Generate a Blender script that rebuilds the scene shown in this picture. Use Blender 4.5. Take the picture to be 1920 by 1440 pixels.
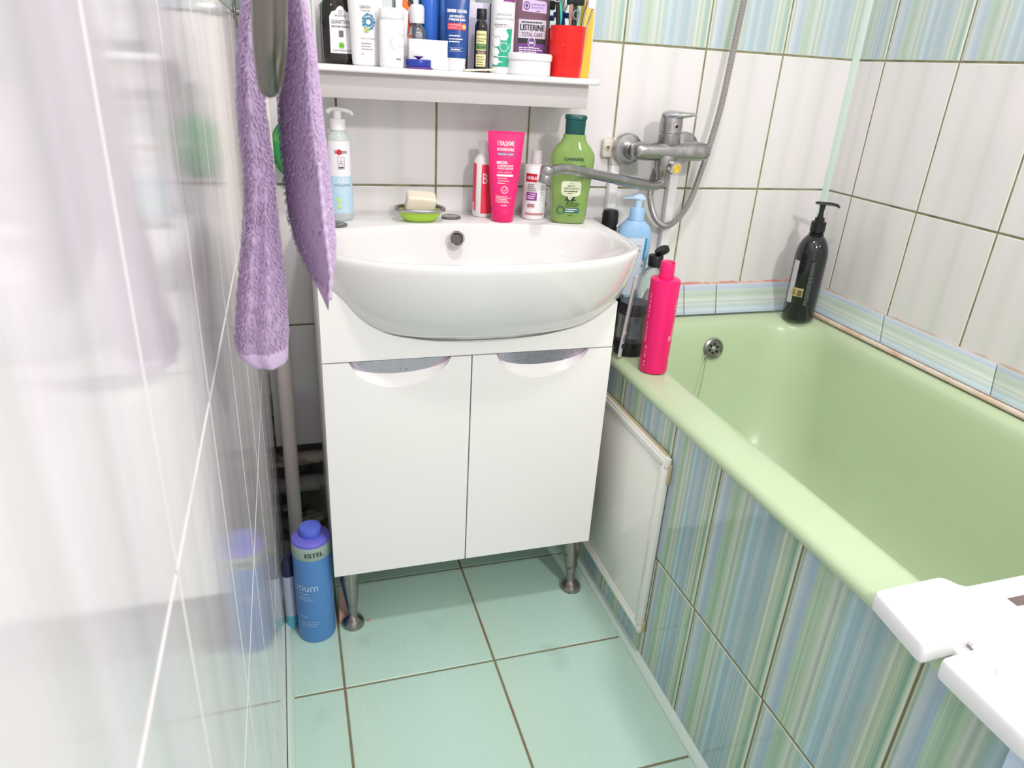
import bpy, bmesh, math, random
from mathutils import Vector, Matrix
C = bpy.context
for o in list(bpy.data.objects): bpy.data.objects.remove(o)
SC = C.scene
COL = SC.collection
PI = math.pi
rnd = random.Random(7)

# ------------------------------------------------------------------ camera
FWD = Vector((0.2858993, 0.86625992, -0.40970154))
RGT = Vector((0.95570323, -0.28897086, 0.05592121))
UPV = Vector((0.0699495, 0.40754092, 0.91050396))
CAM = Vector((0.067075, -1.542614, 1.127567))
cd = bpy.data.cameras.new('camera'); cam = bpy.data.objects.new('camera', cd); COL.objects.link(cam)
cam.matrix_world = Matrix(((RGT.x, UPV.x, -FWD.x, CAM.x), (RGT.y, UPV.y, -FWD.y, CAM.y), (RGT.z, UPV.z, -FWD.z, CAM.z), (0, 0, 0, 1)))
cd.sensor_width = 36; cd.lens = 1324.84 / 1920 * 36; cd.clip_start = 0.01
cd.dof.use_dof = True; cd.dof.focus_distance = 1.25; cd.dof.aperture_fstop = 12.0
SC.camera = cam

# ------------------------------------------------------------------ light
w = bpy.data.worlds.new('hallway_light'); SC.world = w; w.use_nodes = True
w.node_tree.nodes['Background'].inputs[0].default_value = (1.0, 0.97, 0.95, 1)
w.node_tree.nodes['Background'].inputs[1].default_value = 1.1
def area(name, loc, size, power, col=(1, 1, 1), rot=(0, 0, 0), size_y=None):
    l = bpy.data.lights.new(name, 'AREA'); l.energy = power; l.color = col; l.size = size
    if size_y: l.shape = 'RECTANGLE'; l.size_y = size_y
    else: l.shape = 'DISK'
    o = bpy.data.objects.new(name, l); COL.objects.link(o); o.location = loc; o.rotation_euler = rot
    return o
area('ceiling_lamp_light', (0.44, -1.02, 2.36), 0.15, 11, (1.0, 0.975, 0.96))
area('wall_lamp_light', (0.80, -2.30, 2.08), 0.16, 18.5, (1.0, 0.972, 0.965), (math.radians(62), 0, 0))
SC.view_settings.view_transform = 'Standard'; SC.view_settings.look = 'None'
SC.view_settings.exposure = 0.06; SC.view_settings.gamma = 1.0
SC.view_settings.use_curve_mapping = False

# ------------------------------------------------------------------ materials
def lin(c):
    return tuple(((v / 255) / 12.92 if v <= 10.31 else (((v / 255) + .055) / 1.055) ** 2.4) for v in c)
MATS = {}
def mat(name, col, rough=.4, metal=0., trans=0., ior=1.45, bump=0, bscale=200, spot=None, alpha=1, coat=0, sss=0):
    if name in MATS: return MATS[name]
    m = bpy.data.materials.new(name); m.use_nodes = True; nt = m.node_tree; b = nt.nodes['Principled BSDF']
    b.inputs['Base Color'].default_value = (*lin(col), 1); b.inputs['Roughness'].default_value = rough
    b.inputs['Metallic'].default_value = metal; b.inputs['Transmission Weight'].default_value = trans
    b.inputs['IOR'].default_value = ior; b.inputs['Alpha'].default_value = alpha
    b.inputs['Coat Weight'].default_value = coat
    if sss:
        b.inputs['Subsurface Weight'].default_value = sss; b.inputs['Subsurface Scale'].default_value = .01
    if bump or spot:
        tc = nt.nodes.new('ShaderNodeTexCoord')
    if bump:
        n = nt.nodes.new('ShaderNodeTexNoise'); n.inputs['Scale'].default_value = bscale; n.inputs['Detail'].default_value = 4
        bp = nt.nodes.new('ShaderNodeBump'); bp.inputs['Strength'].default_value = bump; bp.inputs['Distance'].default_value = .001
        nt.links.new(tc.outputs['Object'], n.inputs['Vector']); nt.links.new(n.outputs['Fac'], bp.inputs['Height'])
        nt.links.new(bp.outputs['Normal'], b.inputs['Normal'])
    if spot:   # (colour, scale, threshold lo, hi, roughness2)
        n = nt.nodes.new('ShaderNodeTexNoise'); n.inputs['Scale'].default_value = spot[1]; n.inputs['Detail'].default_value = 6
        nt.links.new(tc.outputs['Object'], n.inputs['Vector'])
        r = nt.nodes.new('ShaderNodeMapRange'); r.inputs[1].default_value = spot[2]; r.inputs[2].default_value = spot[3]
        nt.links.new(n.outputs['Fac'], r.inputs[0])
        mx = nt.nodes.new('ShaderNodeMix'); mx.data_type = 'RGBA'
        mx.inputs[6].default_value = (*lin(col), 1); mx.inputs[7].default_value = (*lin(spot[0]), 1)
        nt.links.new(r.outputs[0], mx.inputs[0]); nt.links.new(mx.outputs[2], b.inputs['Base Color'])
    MATS[name] = m; return m

def tile_mat(name, stops, streak=.05, streak_scale=60, rough=.08, dirt=0, axis='X', smoothramp=False, fine=None):
    """glaze whose vertical stripes follow the tile's own UV; fine streaks run along the tile"""
    m = bpy.data.materials.new(name); m.use_nodes = True; nt = m.node_tree; b = nt.nodes['Principled BSDF']; N = nt.nodes; L = nt.links
    uv = N.new('ShaderNodeUVMap'); uv.uv_map = 'UVMap'
    sp = N.new('ShaderNodeSeparateXYZ'); L.new(uv.outputs[0], sp.inputs[0])
    fr = N.new('ShaderNodeMath'); fr.operation = 'FRACT'; L.new(sp.outputs['X'], fr.inputs[0])
    # slight wobble of the printed stripes
    rp = N.new('ShaderNodeValToRGB'); L.new(fr.outputs[0], rp.inputs[0])
    rp.color_ramp.interpolation = 'EASE' if smoothramp else 'LINEAR'
    e = rp.color_ramp.elements
    while len(e) < len(stops): e.new(0.5)
    for i, (p, c) in enumerate(stops): e[i].position = p; e[i].color = (*lin(c), 1)
    mp = N.new('ShaderNodeMapping'); L.new(uv.outputs[0], mp.inputs[0]); mp.inputs['Scale'].default_value = (streak_scale, .8, 1)
    no = N.new('ShaderNodeTexNoise'); no.inputs['Scale'].default_value = 1; no.inputs['Detail'].default_value = 5; no.inputs['Roughness'].default_value = .7
    L.new(mp.outputs[0], no.inputs['Vector'])
    mr = N.new('ShaderNodeMapRange'); mr.inputs[1].default_value = .3; mr.inputs[2].default_value = .7; mr.inputs[3].default_value = 1 - streak; mr.inputs[4].default_value = 1 + streak
    L.new(no.outputs['Fac'], mr.inputs[0])
    mu = N.new('ShaderNodeMix'); mu.data_type = 'RGBA'; mu.blend_type = 'MULTIPLY'; mu.inputs[0].default_value = 1
    L.new(rp.outputs[0], mu.inputs[6]); cb = N.new('ShaderNodeCombineColor')
    for i in range(3): L.new(mr.outputs[0], cb.inputs[i])
    L.new(cb.outputs[0], mu.inputs[7]); out = mu.outputs[2]
    if fine:  # sparse pale pinstripes
        mp2 = N.new('ShaderNodeMapping'); L.new(uv.outputs[0], mp2.inputs[0]); mp2.inputs['Scale'].default_value = (110, .15, 1)
        n2 = N.new('ShaderNodeTexNoise'); n2.inputs['Scale'].default_value = 1; n2.inputs['Detail'].default_value = 2; L.new(mp2.outputs[0], n2.inputs['Vector'])
        m2 = N.new('ShaderNodeMapRange'); m2.inputs[1].default_value = .60; m2.inputs[2].default_value = .68; L.new(n2.outputs['Fac'], m2.inputs[0])
        ms = N.new('ShaderNodeMath'); ms.operation = 'MULTIPLY'; ms.inputs[1].default_value = .55; L.new(m2.outputs[0], ms.inputs[0])
        mx = N.new('ShaderNodeMix'); mx.data_type = 'RGBA'; L.new(ms.outputs[0], mx.inputs[0]); L.new(out, mx.inputs[6]); mx.inputs[7].default_value = (*lin(fine), 1)
        out = mx.outputs[2]
    if dirt:
        tc = N.new('ShaderNodeNewGeometry'); n3 = N.new('ShaderNodeTexNoise'); n3.inputs['Scale'].default_value = 7; n3.inputs['Detail'].default_value = 7
        L.new(tc.outputs['Position'], n3.inputs['Vector']); m3 = N.new('ShaderNodeMapRange'); m3.inputs[1].default_value = .62; m3.inputs[2].default_value = .8; m3.inputs[4].default_value = dirt
        L.new(n3.outputs['Fac'], m3.inputs[0]); mx = N.new('ShaderNodeMix'); mx.data_type = 'RGBA'; L.new(m3.outputs[0], mx.inputs[0]); L.new(out, mx.inputs[6]); mx.inputs[7].default_value = (*lin((120, 130, 115)), 1)
        out = mx.outputs[2]
    L.new(out, b.inputs['Base Color']); b.inputs['Roughness'].default_value = rough
    tw = N.new('ShaderNodeNewGeometry'); nb = N.new('ShaderNodeTexNoise'); nb.inputs['Scale'].default_value = 14; L.new(tw.outputs['Position'], nb.inputs['Vector'])
    bp = N.new('ShaderNodeBump'); bp.inputs['Strength'].default_value = .12; bp.inputs['Distance'].default_value = .002; L.new(nb.outputs['Fac'], bp.inputs['Height']); L.new(bp.outputs[0], b.inputs['Normal'])
    MATS[name] = m; return m

WT = (236, 232, 233)
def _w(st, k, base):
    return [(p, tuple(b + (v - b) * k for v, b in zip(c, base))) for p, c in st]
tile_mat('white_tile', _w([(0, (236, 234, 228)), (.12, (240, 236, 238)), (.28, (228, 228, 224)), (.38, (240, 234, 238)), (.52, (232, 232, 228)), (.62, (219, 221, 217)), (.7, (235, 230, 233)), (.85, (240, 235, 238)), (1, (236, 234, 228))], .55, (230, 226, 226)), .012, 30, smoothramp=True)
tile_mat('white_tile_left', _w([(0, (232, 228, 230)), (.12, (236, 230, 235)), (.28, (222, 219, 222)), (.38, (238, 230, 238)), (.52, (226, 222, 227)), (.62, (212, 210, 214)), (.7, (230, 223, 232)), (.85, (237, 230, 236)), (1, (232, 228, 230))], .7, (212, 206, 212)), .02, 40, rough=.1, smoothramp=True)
DEC = [(0, (216, 222, 196)), (.03, (150, 178, 152)), (.05, (196, 205, 214)), (.12, (158, 180, 206)), (.155, (150, 178, 210)), (.175, (170, 198, 172)), (.26, (150, 186, 150)), (.30, (178, 205, 170)), (.34, (198, 204, 196)), (.37, (158, 180, 160)), (.40, (196, 208, 196)), (.42, (166, 192, 168)), (.455, (150, 186, 190)), (.49, (178, 205, 218)), (.53, (146, 180, 202)), (.57, (140, 178, 196)), (.60, (172, 190, 204)), (.66, (150, 176, 188)), (.72, (138, 176, 190)), (.77, (170, 188, 196)), (.81, (160, 184, 172)), (.84, (208, 216, 192)), (.86, (158, 186, 160)), (.89, (190, 206, 170)), (.92, (150, 182, 156)), (.955, (118, 172, 144)), (.985, (212, 220, 198)), (1, (222, 226, 206))]
def soften(st, k, to=None):
    out = []
    for p, c in st:
        g = to or (sum(c) / 3,) * 3
        out.append((p, tuple(v * k + gg * (1 - k) for v, gg in zip(c, g))))
    return out
DEC = [(p, (c[0], min(255, c[1] + 3), c[2])) for p, c in soften(DEC, .72)]
tile_mat('striped_tile', DEC, .07, 45, fine=(222, 226, 206))
tile_mat('striped_tile_lit', [(p, tuple(v * .66 + g_ * .34 for v, g_ in zip(c, (240, 242, 250)))) for p, c in DEC], .04, 45, fine=(232, 234, 222))  # lit copy of the striped tile, lamp brightness mixed into its colours
tile_mat('floor_tile', [(0, (191, 218, 202)), (.3, (188, 219, 205)), (.6, (190, 221, 209)), (1, (189, 218, 202))], .035, 90, rough=.3, dirt=.35, smoothramp=True)
GROUT = mat('olive_grout', (150, 150, 118), .9, bump=.4, bscale=150, spot=((112, 108, 84), 30, .45, .7))
GROUTL = mat('pale_grout', (186, 184, 170), .85, bump=.3, bscale=150)
GROUTF = mat('brown_grout', (128, 126, 98), .9, bump=.5, bscale=200, spot=((138, 104, 86), 9, .5, .62))
PLASTER = mat('painted_plaster', (238, 236, 232), .8)
ENAMEL = mat('green_enamel', (192, 212, 174), .28, spot=((187, 204, 169), 5, .5, .75))
WPLAST = mat('white_plastic', (240, 238, 238), .3)
CERAM = mat('white_ceramic', (232, 230, 230), .07, coat=.6)
LAMIN = mat('white_laminate', (246, 243, 241), .22)
EDGE = mat('dark_gap', (70, 68, 62), .8)
CHROME = mat('chrome', (205, 205, 210), .1, 1.)
DCHROME = mat('limescaled_chrome', (168, 166, 168), .3, 1., bump=.25, bscale=90, spot=((205, 202, 200), 40, .52, .72))
STEEL = mat('brushed_steel', (150, 148, 145), .3, 1.)
MINT = mat('mint_trim', (206, 223, 214), .35)
CREAMT = mat('cream_bead', (232, 215, 200), .5, spot=((214, 170, 140), 20, .5, .75))
PINKM = mat('pink_sealant', (212, 150, 138), .8, spot=((226, 190, 170), 25, .42, .62))
BLACKP = mat('black_plastic', (26, 27, 30), .35)
DARKG = mat('dark_grime', (52, 50, 46), .9)

# ------------------------------------------------------------------ geometry helpers: a piece is (verts, faces, material index[, uvs per face])
def box(x0, x1, y0, y1, z0, z1, bev=0, mi=0, seg=2):
    if not bev:
        V = [(x, y, z) for z in (z0, z1) for x, y in ((x0, y0), (x1, y0), (x1, y1), (x0, y1))]
        return (V, [(3, 2, 1, 0), (4, 5, 6, 7), (0, 1, 5, 4), (1, 2, 6, 5), (2, 3, 7, 6), (3, 0, 4, 7)], mi)
    bm = bmesh.new(); bmesh.ops.create_cube(bm, size=1)
    for v in bm.verts: v.co = Vector(((x0 + x1) / 2 + v.co.x * (x1 - x0), (y0 + y1) / 2 + v.co.y * (y1 - y0), (z0 + z1) / 2 + v.co.z * (z1 - z0)))
    bmesh.ops.bevel(bm, geom=list(bm.edges), offset=bev, segments=seg, profile=.5, affect='EDGES')
    return frombm(bm, mi)
def frombm(bm, mi=0):
    bm.verts.index_update(); V = [tuple(v.co) for v in bm.verts]; F = [tuple(v.index for v in f.verts) for f in bm.faces]; bm.free()
    return (V, F, mi)
def loft(rings, cap0=True, cap1=True, mi=0, closed=True):
    n = len(rings[0]); V = [tuple(p) for r in rings for p in r]; F = []
    for i in range(len(rings) - 1):
        for j in range(n if closed else n - 1):
            k = (j + 1) % n; F.append((i * n + j, i * n + k, (i + 1) * n + k, (i + 1) * n + j))
    if cap0: F.append(tuple(range(n))[::-1])
    if cap1: F.append(tuple((len(rings) - 1) * n + j for j in range(n)))
    return (V, F, mi)
def ring(rx, ry, z, n=32, e=2., cx=0, cy=0):
    out = []
    for j in range(n):
        a = 2 * PI * j / n; c, s = math.cos(a), math.sin(a)
        out.append((cx + rx * math.copysign(abs(c) ** (2 / e), c), cy + ry * math.copysign(abs(s) ** (2 / e), s), z))
    return out
def lathe(prof, n=32, mi=0, e=2., ratio=1., cx=0, cy=0, cap0=True, cap1=True):
    return loft([ring(r, r * ratio, z, n, e, cx, cy) for r, z in prof], cap0, cap1, mi)
def prism(poly, z0, z1, bev=0, mi=0, seg=2, mapf=None):
    """poly in the local xy plane extruded along z, then mapped"""
    bm = bmesh.new(); vs = [bm.verts.new((x, y, z0)) for x, y in poly]; f = bm.faces.new(vs)
    r = bmesh.ops.extrude_face_region(bm, geom=[f])
    for v in [g for g in r['geom'] if isinstance(g, bmesh.types.BMVert)]: v.co.z = z1
    bmesh.ops.recalc_face_normals(bm, faces=list(bm.faces))
    if bev:
        ed = [e for e in bm.edges if abs(e.verts[0].co.z - e.verts[1].co.z) < 1e-6]
        bmesh.ops.bevel(bm, geom=ed, offset=bev, segments=seg, profile=.5, affect='EDGES')
    if mapf:
        for v in bm.verts: v.co = Vector(mapf(*v.co))
        bmesh.ops.recalc_face_normals(bm, faces=list(bm.faces))
    return frombm(bm, mi)
def tube(path, rad, n=12, mi=0, flat=1., cap=True):
    P = [Vector(p) for p in path]; R = rad if isinstance(rad, (list, tuple)) else [rad] * len(P)
    rings = []; t0 = (P[1] - P[0]).normalized(); u = t0.orthogonal().normalized()
    for i, p in enumerate(P):
        t = (P[min(i + 1, len(P) - 1)] - P[max(i - 1, 0)]).normalized()
        u = (u - t * u.dot(t)).normalized(); v = t.cross(u)
        rings.append([p + u * (R[i] * math.cos(2 * PI * j / n)) + v * (R[i] * flat * math.sin(2 * PI * j / n)) for j in range(n)])
    return loft(rings, cap, cap, mi)
def catmull(pts, k=8, closed=False):
    P = [Vector(p) for p in pts]; n = len(P); out = []
    for i in range(n if closed else n - 1):
        g = (lambda q: P[q % n]) if closed else (lambda q: P[max(0, min(n - 1, q))])
        a, b, c, d = g(i - 1), g(i), g(i + 1), g(i + 2)
        for s in range(k):
            t = s / k; out.append(.5 * ((2 * b) + (c - a) * t + (2 * a - 5 * b + 4 * c - d) * t * t + (3 * b - a - 3 * c + d) * t ** 3))
    if not closed: out.append(P[-1])
    return out
def sphere(c, r, n=16, mi=0, sz=1.):
    rings = [ring(r * math.sin(PI * i / (n // 2)) + 1e-5, r * math.sin(PI * i / (n // 2)) + 1e-5, c[2] - r * sz * math.cos(PI * i / (n // 2)), n, 2, c[0], c[1]) for i in range(n // 2 + 1)]
    return loft(rings, True, True, mi)
def xf(piece, M):
    V = [tuple(M @ Vector(v)) for v in piece[0]]
    return (V, *piece[1:])
def Rz(a): return Matrix.Rotation(a, 4, 'Z')
def Rx(a): return Matrix.Rotation(a, 4, 'X')
def Ry(a): return Matrix.Rotation(a, 4, 'Y')
def Tr(x, y, z): return Matrix.Translation((x, y, z))
def disc_on(c, r, normal, h, n=28, mi=0, prof=None):
    """small lathe standing on point c along a normal"""
    q = Vector((0, 0, 1)).rotation_difference(Vector(normal)).to_matrix().to_4x4()
    pr = prof or [(r * .97, 0), (r, h * .2), (r, h * .7), (r * .9, h)]
    return xf(lathe(pr, n, mi), Tr(*c) @ q)

def mesh(name, pieces, mats, smooth=True, ang=38):
    V = []; F = []; MI = []; UV = []; has = False
    for p in pieces:
        o = len(V); V += p[0]
        for k, f in enumerate(p[1]):
            F.append(tuple(i + o for i in f)); MI.append(p[2] if not isinstance(p[2], list) else p[2][k])
            if len(p) > 3: UV.append(p[3][k]); has = True
            else: UV.append([(0, 0)] * len(f))
    me = bpy.data.meshes.new(name); me.from_pydata([tuple(v) for v in V], [], F)
    for m in mats: me.materials.append(m)
    me.polygons.foreach_set('material_index', MI)
    if has:
        l = me.uv_layers.new(name='UVMap'); flat = [c for f in UV for uv in f for c in uv]; l.data.foreach_set('uv', flat)
    if smooth:
        me.polygons.foreach_set('use_smooth', [True] * len(F)); me.update(); me.set_sharp_from_angle(angle=math.radians(ang))
    me.validate(); me.update(); return me
def fixn(me):
    bm = bmesh.new(); bm.from_mesh(me); bmesh.ops.recalc_face_normals(bm, faces=list(bm.faces)); bm.to_mesh(me); bm.free()

class Thing:
    def __init__(s, name, label, cat, loc=(0, 0, 0), rz=0, group=None, tilt=None):
        o = bpy.data.objects.new(name, None); COL.objects.link(o); o.empty_display_size = .05
        s.M = Tr(*loc) @ (tilt or Matrix()) @ Rz(rz); o.matrix_world = s.M; s.o = o
        o['label'] = label; o['category'] = cat
        if group: o['group'] = group
    def part(s, name, pieces, mats, world=False, parent=None, label=None, stuff=False, fix=True, **k):
        if not isinstance(mats, (list, tuple)): mats = [mats]
        if world: inv = s.M.inverted(); pieces = [xf(p, inv) for p in pieces]
        me = mesh(name, pieces, mats, **k)
        if fix: fixn(me)
        o = bpy.data.objects.new(name, me); COL.objects.link(o); o.parent = parent or s.o
        if label: o['label'] = label
        if stuff: o['kind'] = 'stuff'
        return o
def single(name, label, cat, pieces, mats, loc=(0, 0, 0), rz=0, group=None, tilt=None, fix=True, **k):
    if not isinstance(mats, (list, tuple)): mats = [mats]
    me = mesh(name, pieces, mats, **k)
    if fix: fixn(me)
    o = bpy.data.objects.new(name, me); COL.objects.link(o); o.matrix_world = Tr(*loc) @ (tilt or Matrix()) @ Rz(rz)
    o['label'] = label; o['category'] = cat
    if group: o['group'] = group
    return o
def struct(name, pieces, mats, label=None, fix=True, **k):
    k.setdefault('ang', 20)
    if not isinstance(mats, (list, tuple)): mats = [mats]
    me = mesh(name, pieces, mats, **k)
    if fix: fixn(me)
    o = bpy.data.objects.new(name, me); COL.objects.link(o); o['kind'] = 'structure'
    if label: o['label'] = label
    return o

# ------------------------------------------------------------------ lettering
_TX = {}
def textgeo(s):
    if s in _TX: return _TX[s]
    cu = bpy.data.curves.new('t', 'FONT'); cu.body = s; cu.size = 1; cu.resolution_u = 3
    ob = bpy.data.objects.new('t', cu); COL.objects.link(ob); dg = C.evaluated_depsgraph_get(); dg.update()
    me = bpy.data.meshes.new_from_object(ob.evaluated_get(dg)); V = [(v.co.x, v.co.y) for v in me.vertices]; F = [tuple(p.vertices) for p in me.polygons]
    bpy.data.objects.remove(ob); bpy.data.curves.remove(cu); bpy.data.meshes.remove(me)
    if V:
        x0 = min(v[0] for v in V); x1 = max(v[0] for v in V)
    else: x0 = x1 = 0
    _TX[s] = (V, F, x0, x1); return _TX[s]
def text2d(s, x, y, size, width=None, align='c', mi=0, rot=0, bold=0):
    """width squeezes the line to a given length; returns a flat piece in (s, z)"""
    V, F, x0, x1 = textgeo(s); w = (x1 - x0) or 1; sx = size if width is None else width / w
    ox = {'c': -(x0 + x1) / 2, 'l': -x0, 'r': -x1}[align]
    P = [((vx + ox) * sx, vy * size) for vx, vy in V]
    c, n = math.cos(rot), math.sin(rot)
    out = [([(x + a * c - b * n + d, y + a * n + b * c, 0) for a, b in P], F, mi) for d in ((0,) if not bold else (-bold, 0, bold))]
    return out
def rect2d(x0, x1, y0, y1, mi=0, nx=8):
    V = []; F = []
    for i in range(nx + 1):
        x = x0 + (x1 - x0) * i / nx; V += [(x, y0, 0), (x, y1, 0)]
    for i in range(nx): F.append((2 * i, 2 * i + 2, 2 * i + 3, 2 * i + 1))
    return [(V, F, mi)]
def poly2d(pts, mi=0): return [([(x, y, 0) for x, y in pts], [tuple(range(len(pts)))], mi)]
def circ2d(cx, cy, r, mi=0, n=24, ry=None): return poly2d([(cx + r * math.cos(2 * PI * i / n), cy + (ry or r) * math.sin(2 * PI * i / n)) for i in range(n)], mi)
def ring2d(cx, cy, r, t, mi=0, n=28, a0=0, a1=360):
    V = []; F = []
    for i in range(n + 1):
        a = math.radians(a0 + (a1 - a0) * i / n); V += [(cx + r * math.cos(a), cy + r * math.sin(a), 0), (cx + (r - t) * math.cos(a), cy + (r - t) * math.sin(a), 0)]
    for i in range(n): F.append((2 * i, 2 * i + 2, 2 * i + 3, 2 * i + 1))
    return [(V, F, mi)]
def line2d(x0, y0, x1, y1, t, mi=0):
    d = Vector((x1 - x0, y1 - y0)).normalized(); n = Vector((-d.y, d.x)) * t / 2
    return poly2d([(x0 - n.x, y0 - n.y), (x1 - n.x, y1 - n.y), (x1 + n.x, y1 + n.y), (x0 + n.x, y0 + n.y)], mi)
def grid2d(x0, x1, y0, y1, mi=0, nx=16, ny=12, clip=None):
    V = [(x0 + (x1 - x0) * i / nx, y0 + (y1 - y0) * j / ny, 0) for j in range(ny + 1) for i in range(nx + 1)]
    F = [(j * (nx + 1) + i, j * (nx + 1) + i + 1, (j + 1) * (nx + 1) + i + 1, (j + 1) * (nx + 1) + i) for j in range(ny) for i in range(nx)]
    return [(V, F, mi)]
def smalltext(x0, x1, y0, y1, lines, mi=0, seed=1, fill=.55):
    """lines of print far too small to read in the photo: short bars for words"""
    r = random.Random(seed); out = []; h = (y1 - y0) / lines
    for k in range(lines):
        y = y1 - (k + 1) * h; x = x0; end = x0 + (x1 - x0) * r.uniform(.65, 1)
        while x < end:
            wl = min(r.uniform(.08, .2) * (x1 - x0), end - x); out += rect2d(x, x + wl, y + h * .2, y + h * (.2 + fill), mi, 1); x += wl + .025 * (x1 - x0)
    return out

def slices(p, st=.0035):
    """cut wide flat faces into narrow upright strips so that they can follow a curved wall"""
    V, F, mi = p[0], p[1], p[2]; nV = []; nF = []
    for f in F:
        P = [V[i] for i in f]; x0 = min(v[0] for v in P); x1 = max(v[0] for v in P); hh = max(v[1] for v in P) - min(v[1] for v in P)
        if x1 - x0 < st * 1.2 and hh < .02:
            k = len(nV); nV += P; nF.append(tuple(range(k, k + len(P)))); continue
        n = max(1, math.ceil((x1 - x0) / st)); y0 = min(v[1] for v in P); m = max(1, math.ceil(hh / .008))
        def clip(Q, ax, val, sign):
            o = []
            for a, b in zip(Q, Q[1:] + Q[:1]):
                ia, ib = (a[ax] - val) * sign >= -1e-12, (b[ax] - val) * sign >= -1e-12
                if ia: o.append(a)
                if ia != ib:
                    t = (val - a[ax]) / (b[ax] - a[ax]); o.append((a[0] + (b[0] - a[0]) * t, a[1] + (b[1] - a[1]) * t, a[2]))
            return o
        for i in range(n):
            Q = clip(P, 0, x0 + (x1 - x0) * i / n, 1)
            if len(Q) > 2: Q = clip(Q, 0, x0 + (x1 - x0) * (i + 1) / n, -1)
            if len(Q) < 3: continue
            for j in range(m):
                R = clip(Q, 1, y0 + hh * j / m, 1) if m > 1 else Q
                if len(R) > 2 and m > 1: R = clip(R, 1, y0 + hh * (j + 1) / m, -1)
                R = [a for a, b in zip(R, R[1:] + R[:1]) if abs(a[0] - b[0]) + abs(a[1] - b[1]) > 1e-8]
                if len(R) > 2:
                    k = len(nV); nV += R; nF.append(tuple(range(k, k + len(R))))
    return (nV, nF, mi)
class Shell:
    """bottle wall of superelliptic sections: levels (z, rx, ry); front faces -y"""
    def __init__(s, levels, e=2., n=40, cy=None):
        s.L = levels; s.e = e; s.n = n
        s.cy = cy or (lambda z: 0)
        s.cache = {}
    def geo(s, mi=0, cap0=True, cap1=True, shrink=0):
        return loft([ring(max(rx - shrink, .0005), max(ry - shrink, .0005), z, s.n, s.e, 0, s.cy(z)) for z, rx, ry in s.L], cap0, cap1, mi)
    def rad(s, z):
        L = s.L
        if z <= L[0][0]: return L[0][1:]
        for a, b in zip(L, L[1:]):
            if a[0] <= z <= b[0] and b[0] > a[0]:
                t = (z - a[0]) / (b[0] - a[0]); return (a[1] + (b[1] - a[1]) * t, a[2] + (b[2] - a[2]) * t)
        return L[-1][1:]
    def tab(s, rx, ry):
        k = (round(rx, 4), round(ry, 4))
        if k not in s.cache:
            pts = []; N = 90
            for i in range(N + 1):
                a = -PI / 2 + PI * .97 * i / N; c, n = math.cos(a), math.sin(a)
                pts.append((math.copysign(abs(c) ** (2 / s.e), c) * rx, math.copysign(abs(n) ** (2 / s.e), n) * ry))
            d = [0]
            for a, b in zip(pts, pts[1:]): d.append(d[-1] + math.hypot(b[0] - a[0], b[1] - a[1]))
            s.cache[k] = (pts, d)
        return s.cache[k]
    def at(s, u, z, off):
        rx, ry = s.rad(z); pts, d = s.tab(rx, ry); a = min(abs(u), d[-1] - 1e-6)
        lo, hi = 0, len(d) - 1
        while hi - lo > 1:
            m = (lo + hi) // 2
            if d[m] <= a: lo = m
            else: hi = m
        t = (a - d[lo]) / ((d[hi] - d[lo]) or 1); x = pts[lo][0] + (pts[hi][0] - pts[lo][0]) * t; y = pts[lo][1] + (pts[hi][1] - pts[lo][1]) * t
        tx, ty = pts[hi][0] - pts[lo][0], pts[hi][1] - pts[lo][1]; l = math.hypot(tx, ty) or 1; nx, ny = ty / l, -tx / l
        x += nx * off; y += ny * off
        if u < 0: x = -x
        return (x, y + s.cy(z), z)
    def wrap(s, pieces, off=.0004, du=0):
        """lay flat (s, z) artwork on the wall; long faces are cut so they bend with it"""
        out = []
        for p in pieces:
            p = slices(p); out.append(([s.at(v[0] + du, v[1], off + v[2]) for v in p[0]], p[1], p[2]))
        return out
class Flat:
    def __init__(s, M): s.M = M
    def wrap(s, pieces, off=.0004, du=0):
        return [([tuple(s.M @ Vector((v[0] + du, -off - v[2], v[1]))) for v in p[0]], p[1], p[2]) for p in pieces]

exec_parts = []
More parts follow.
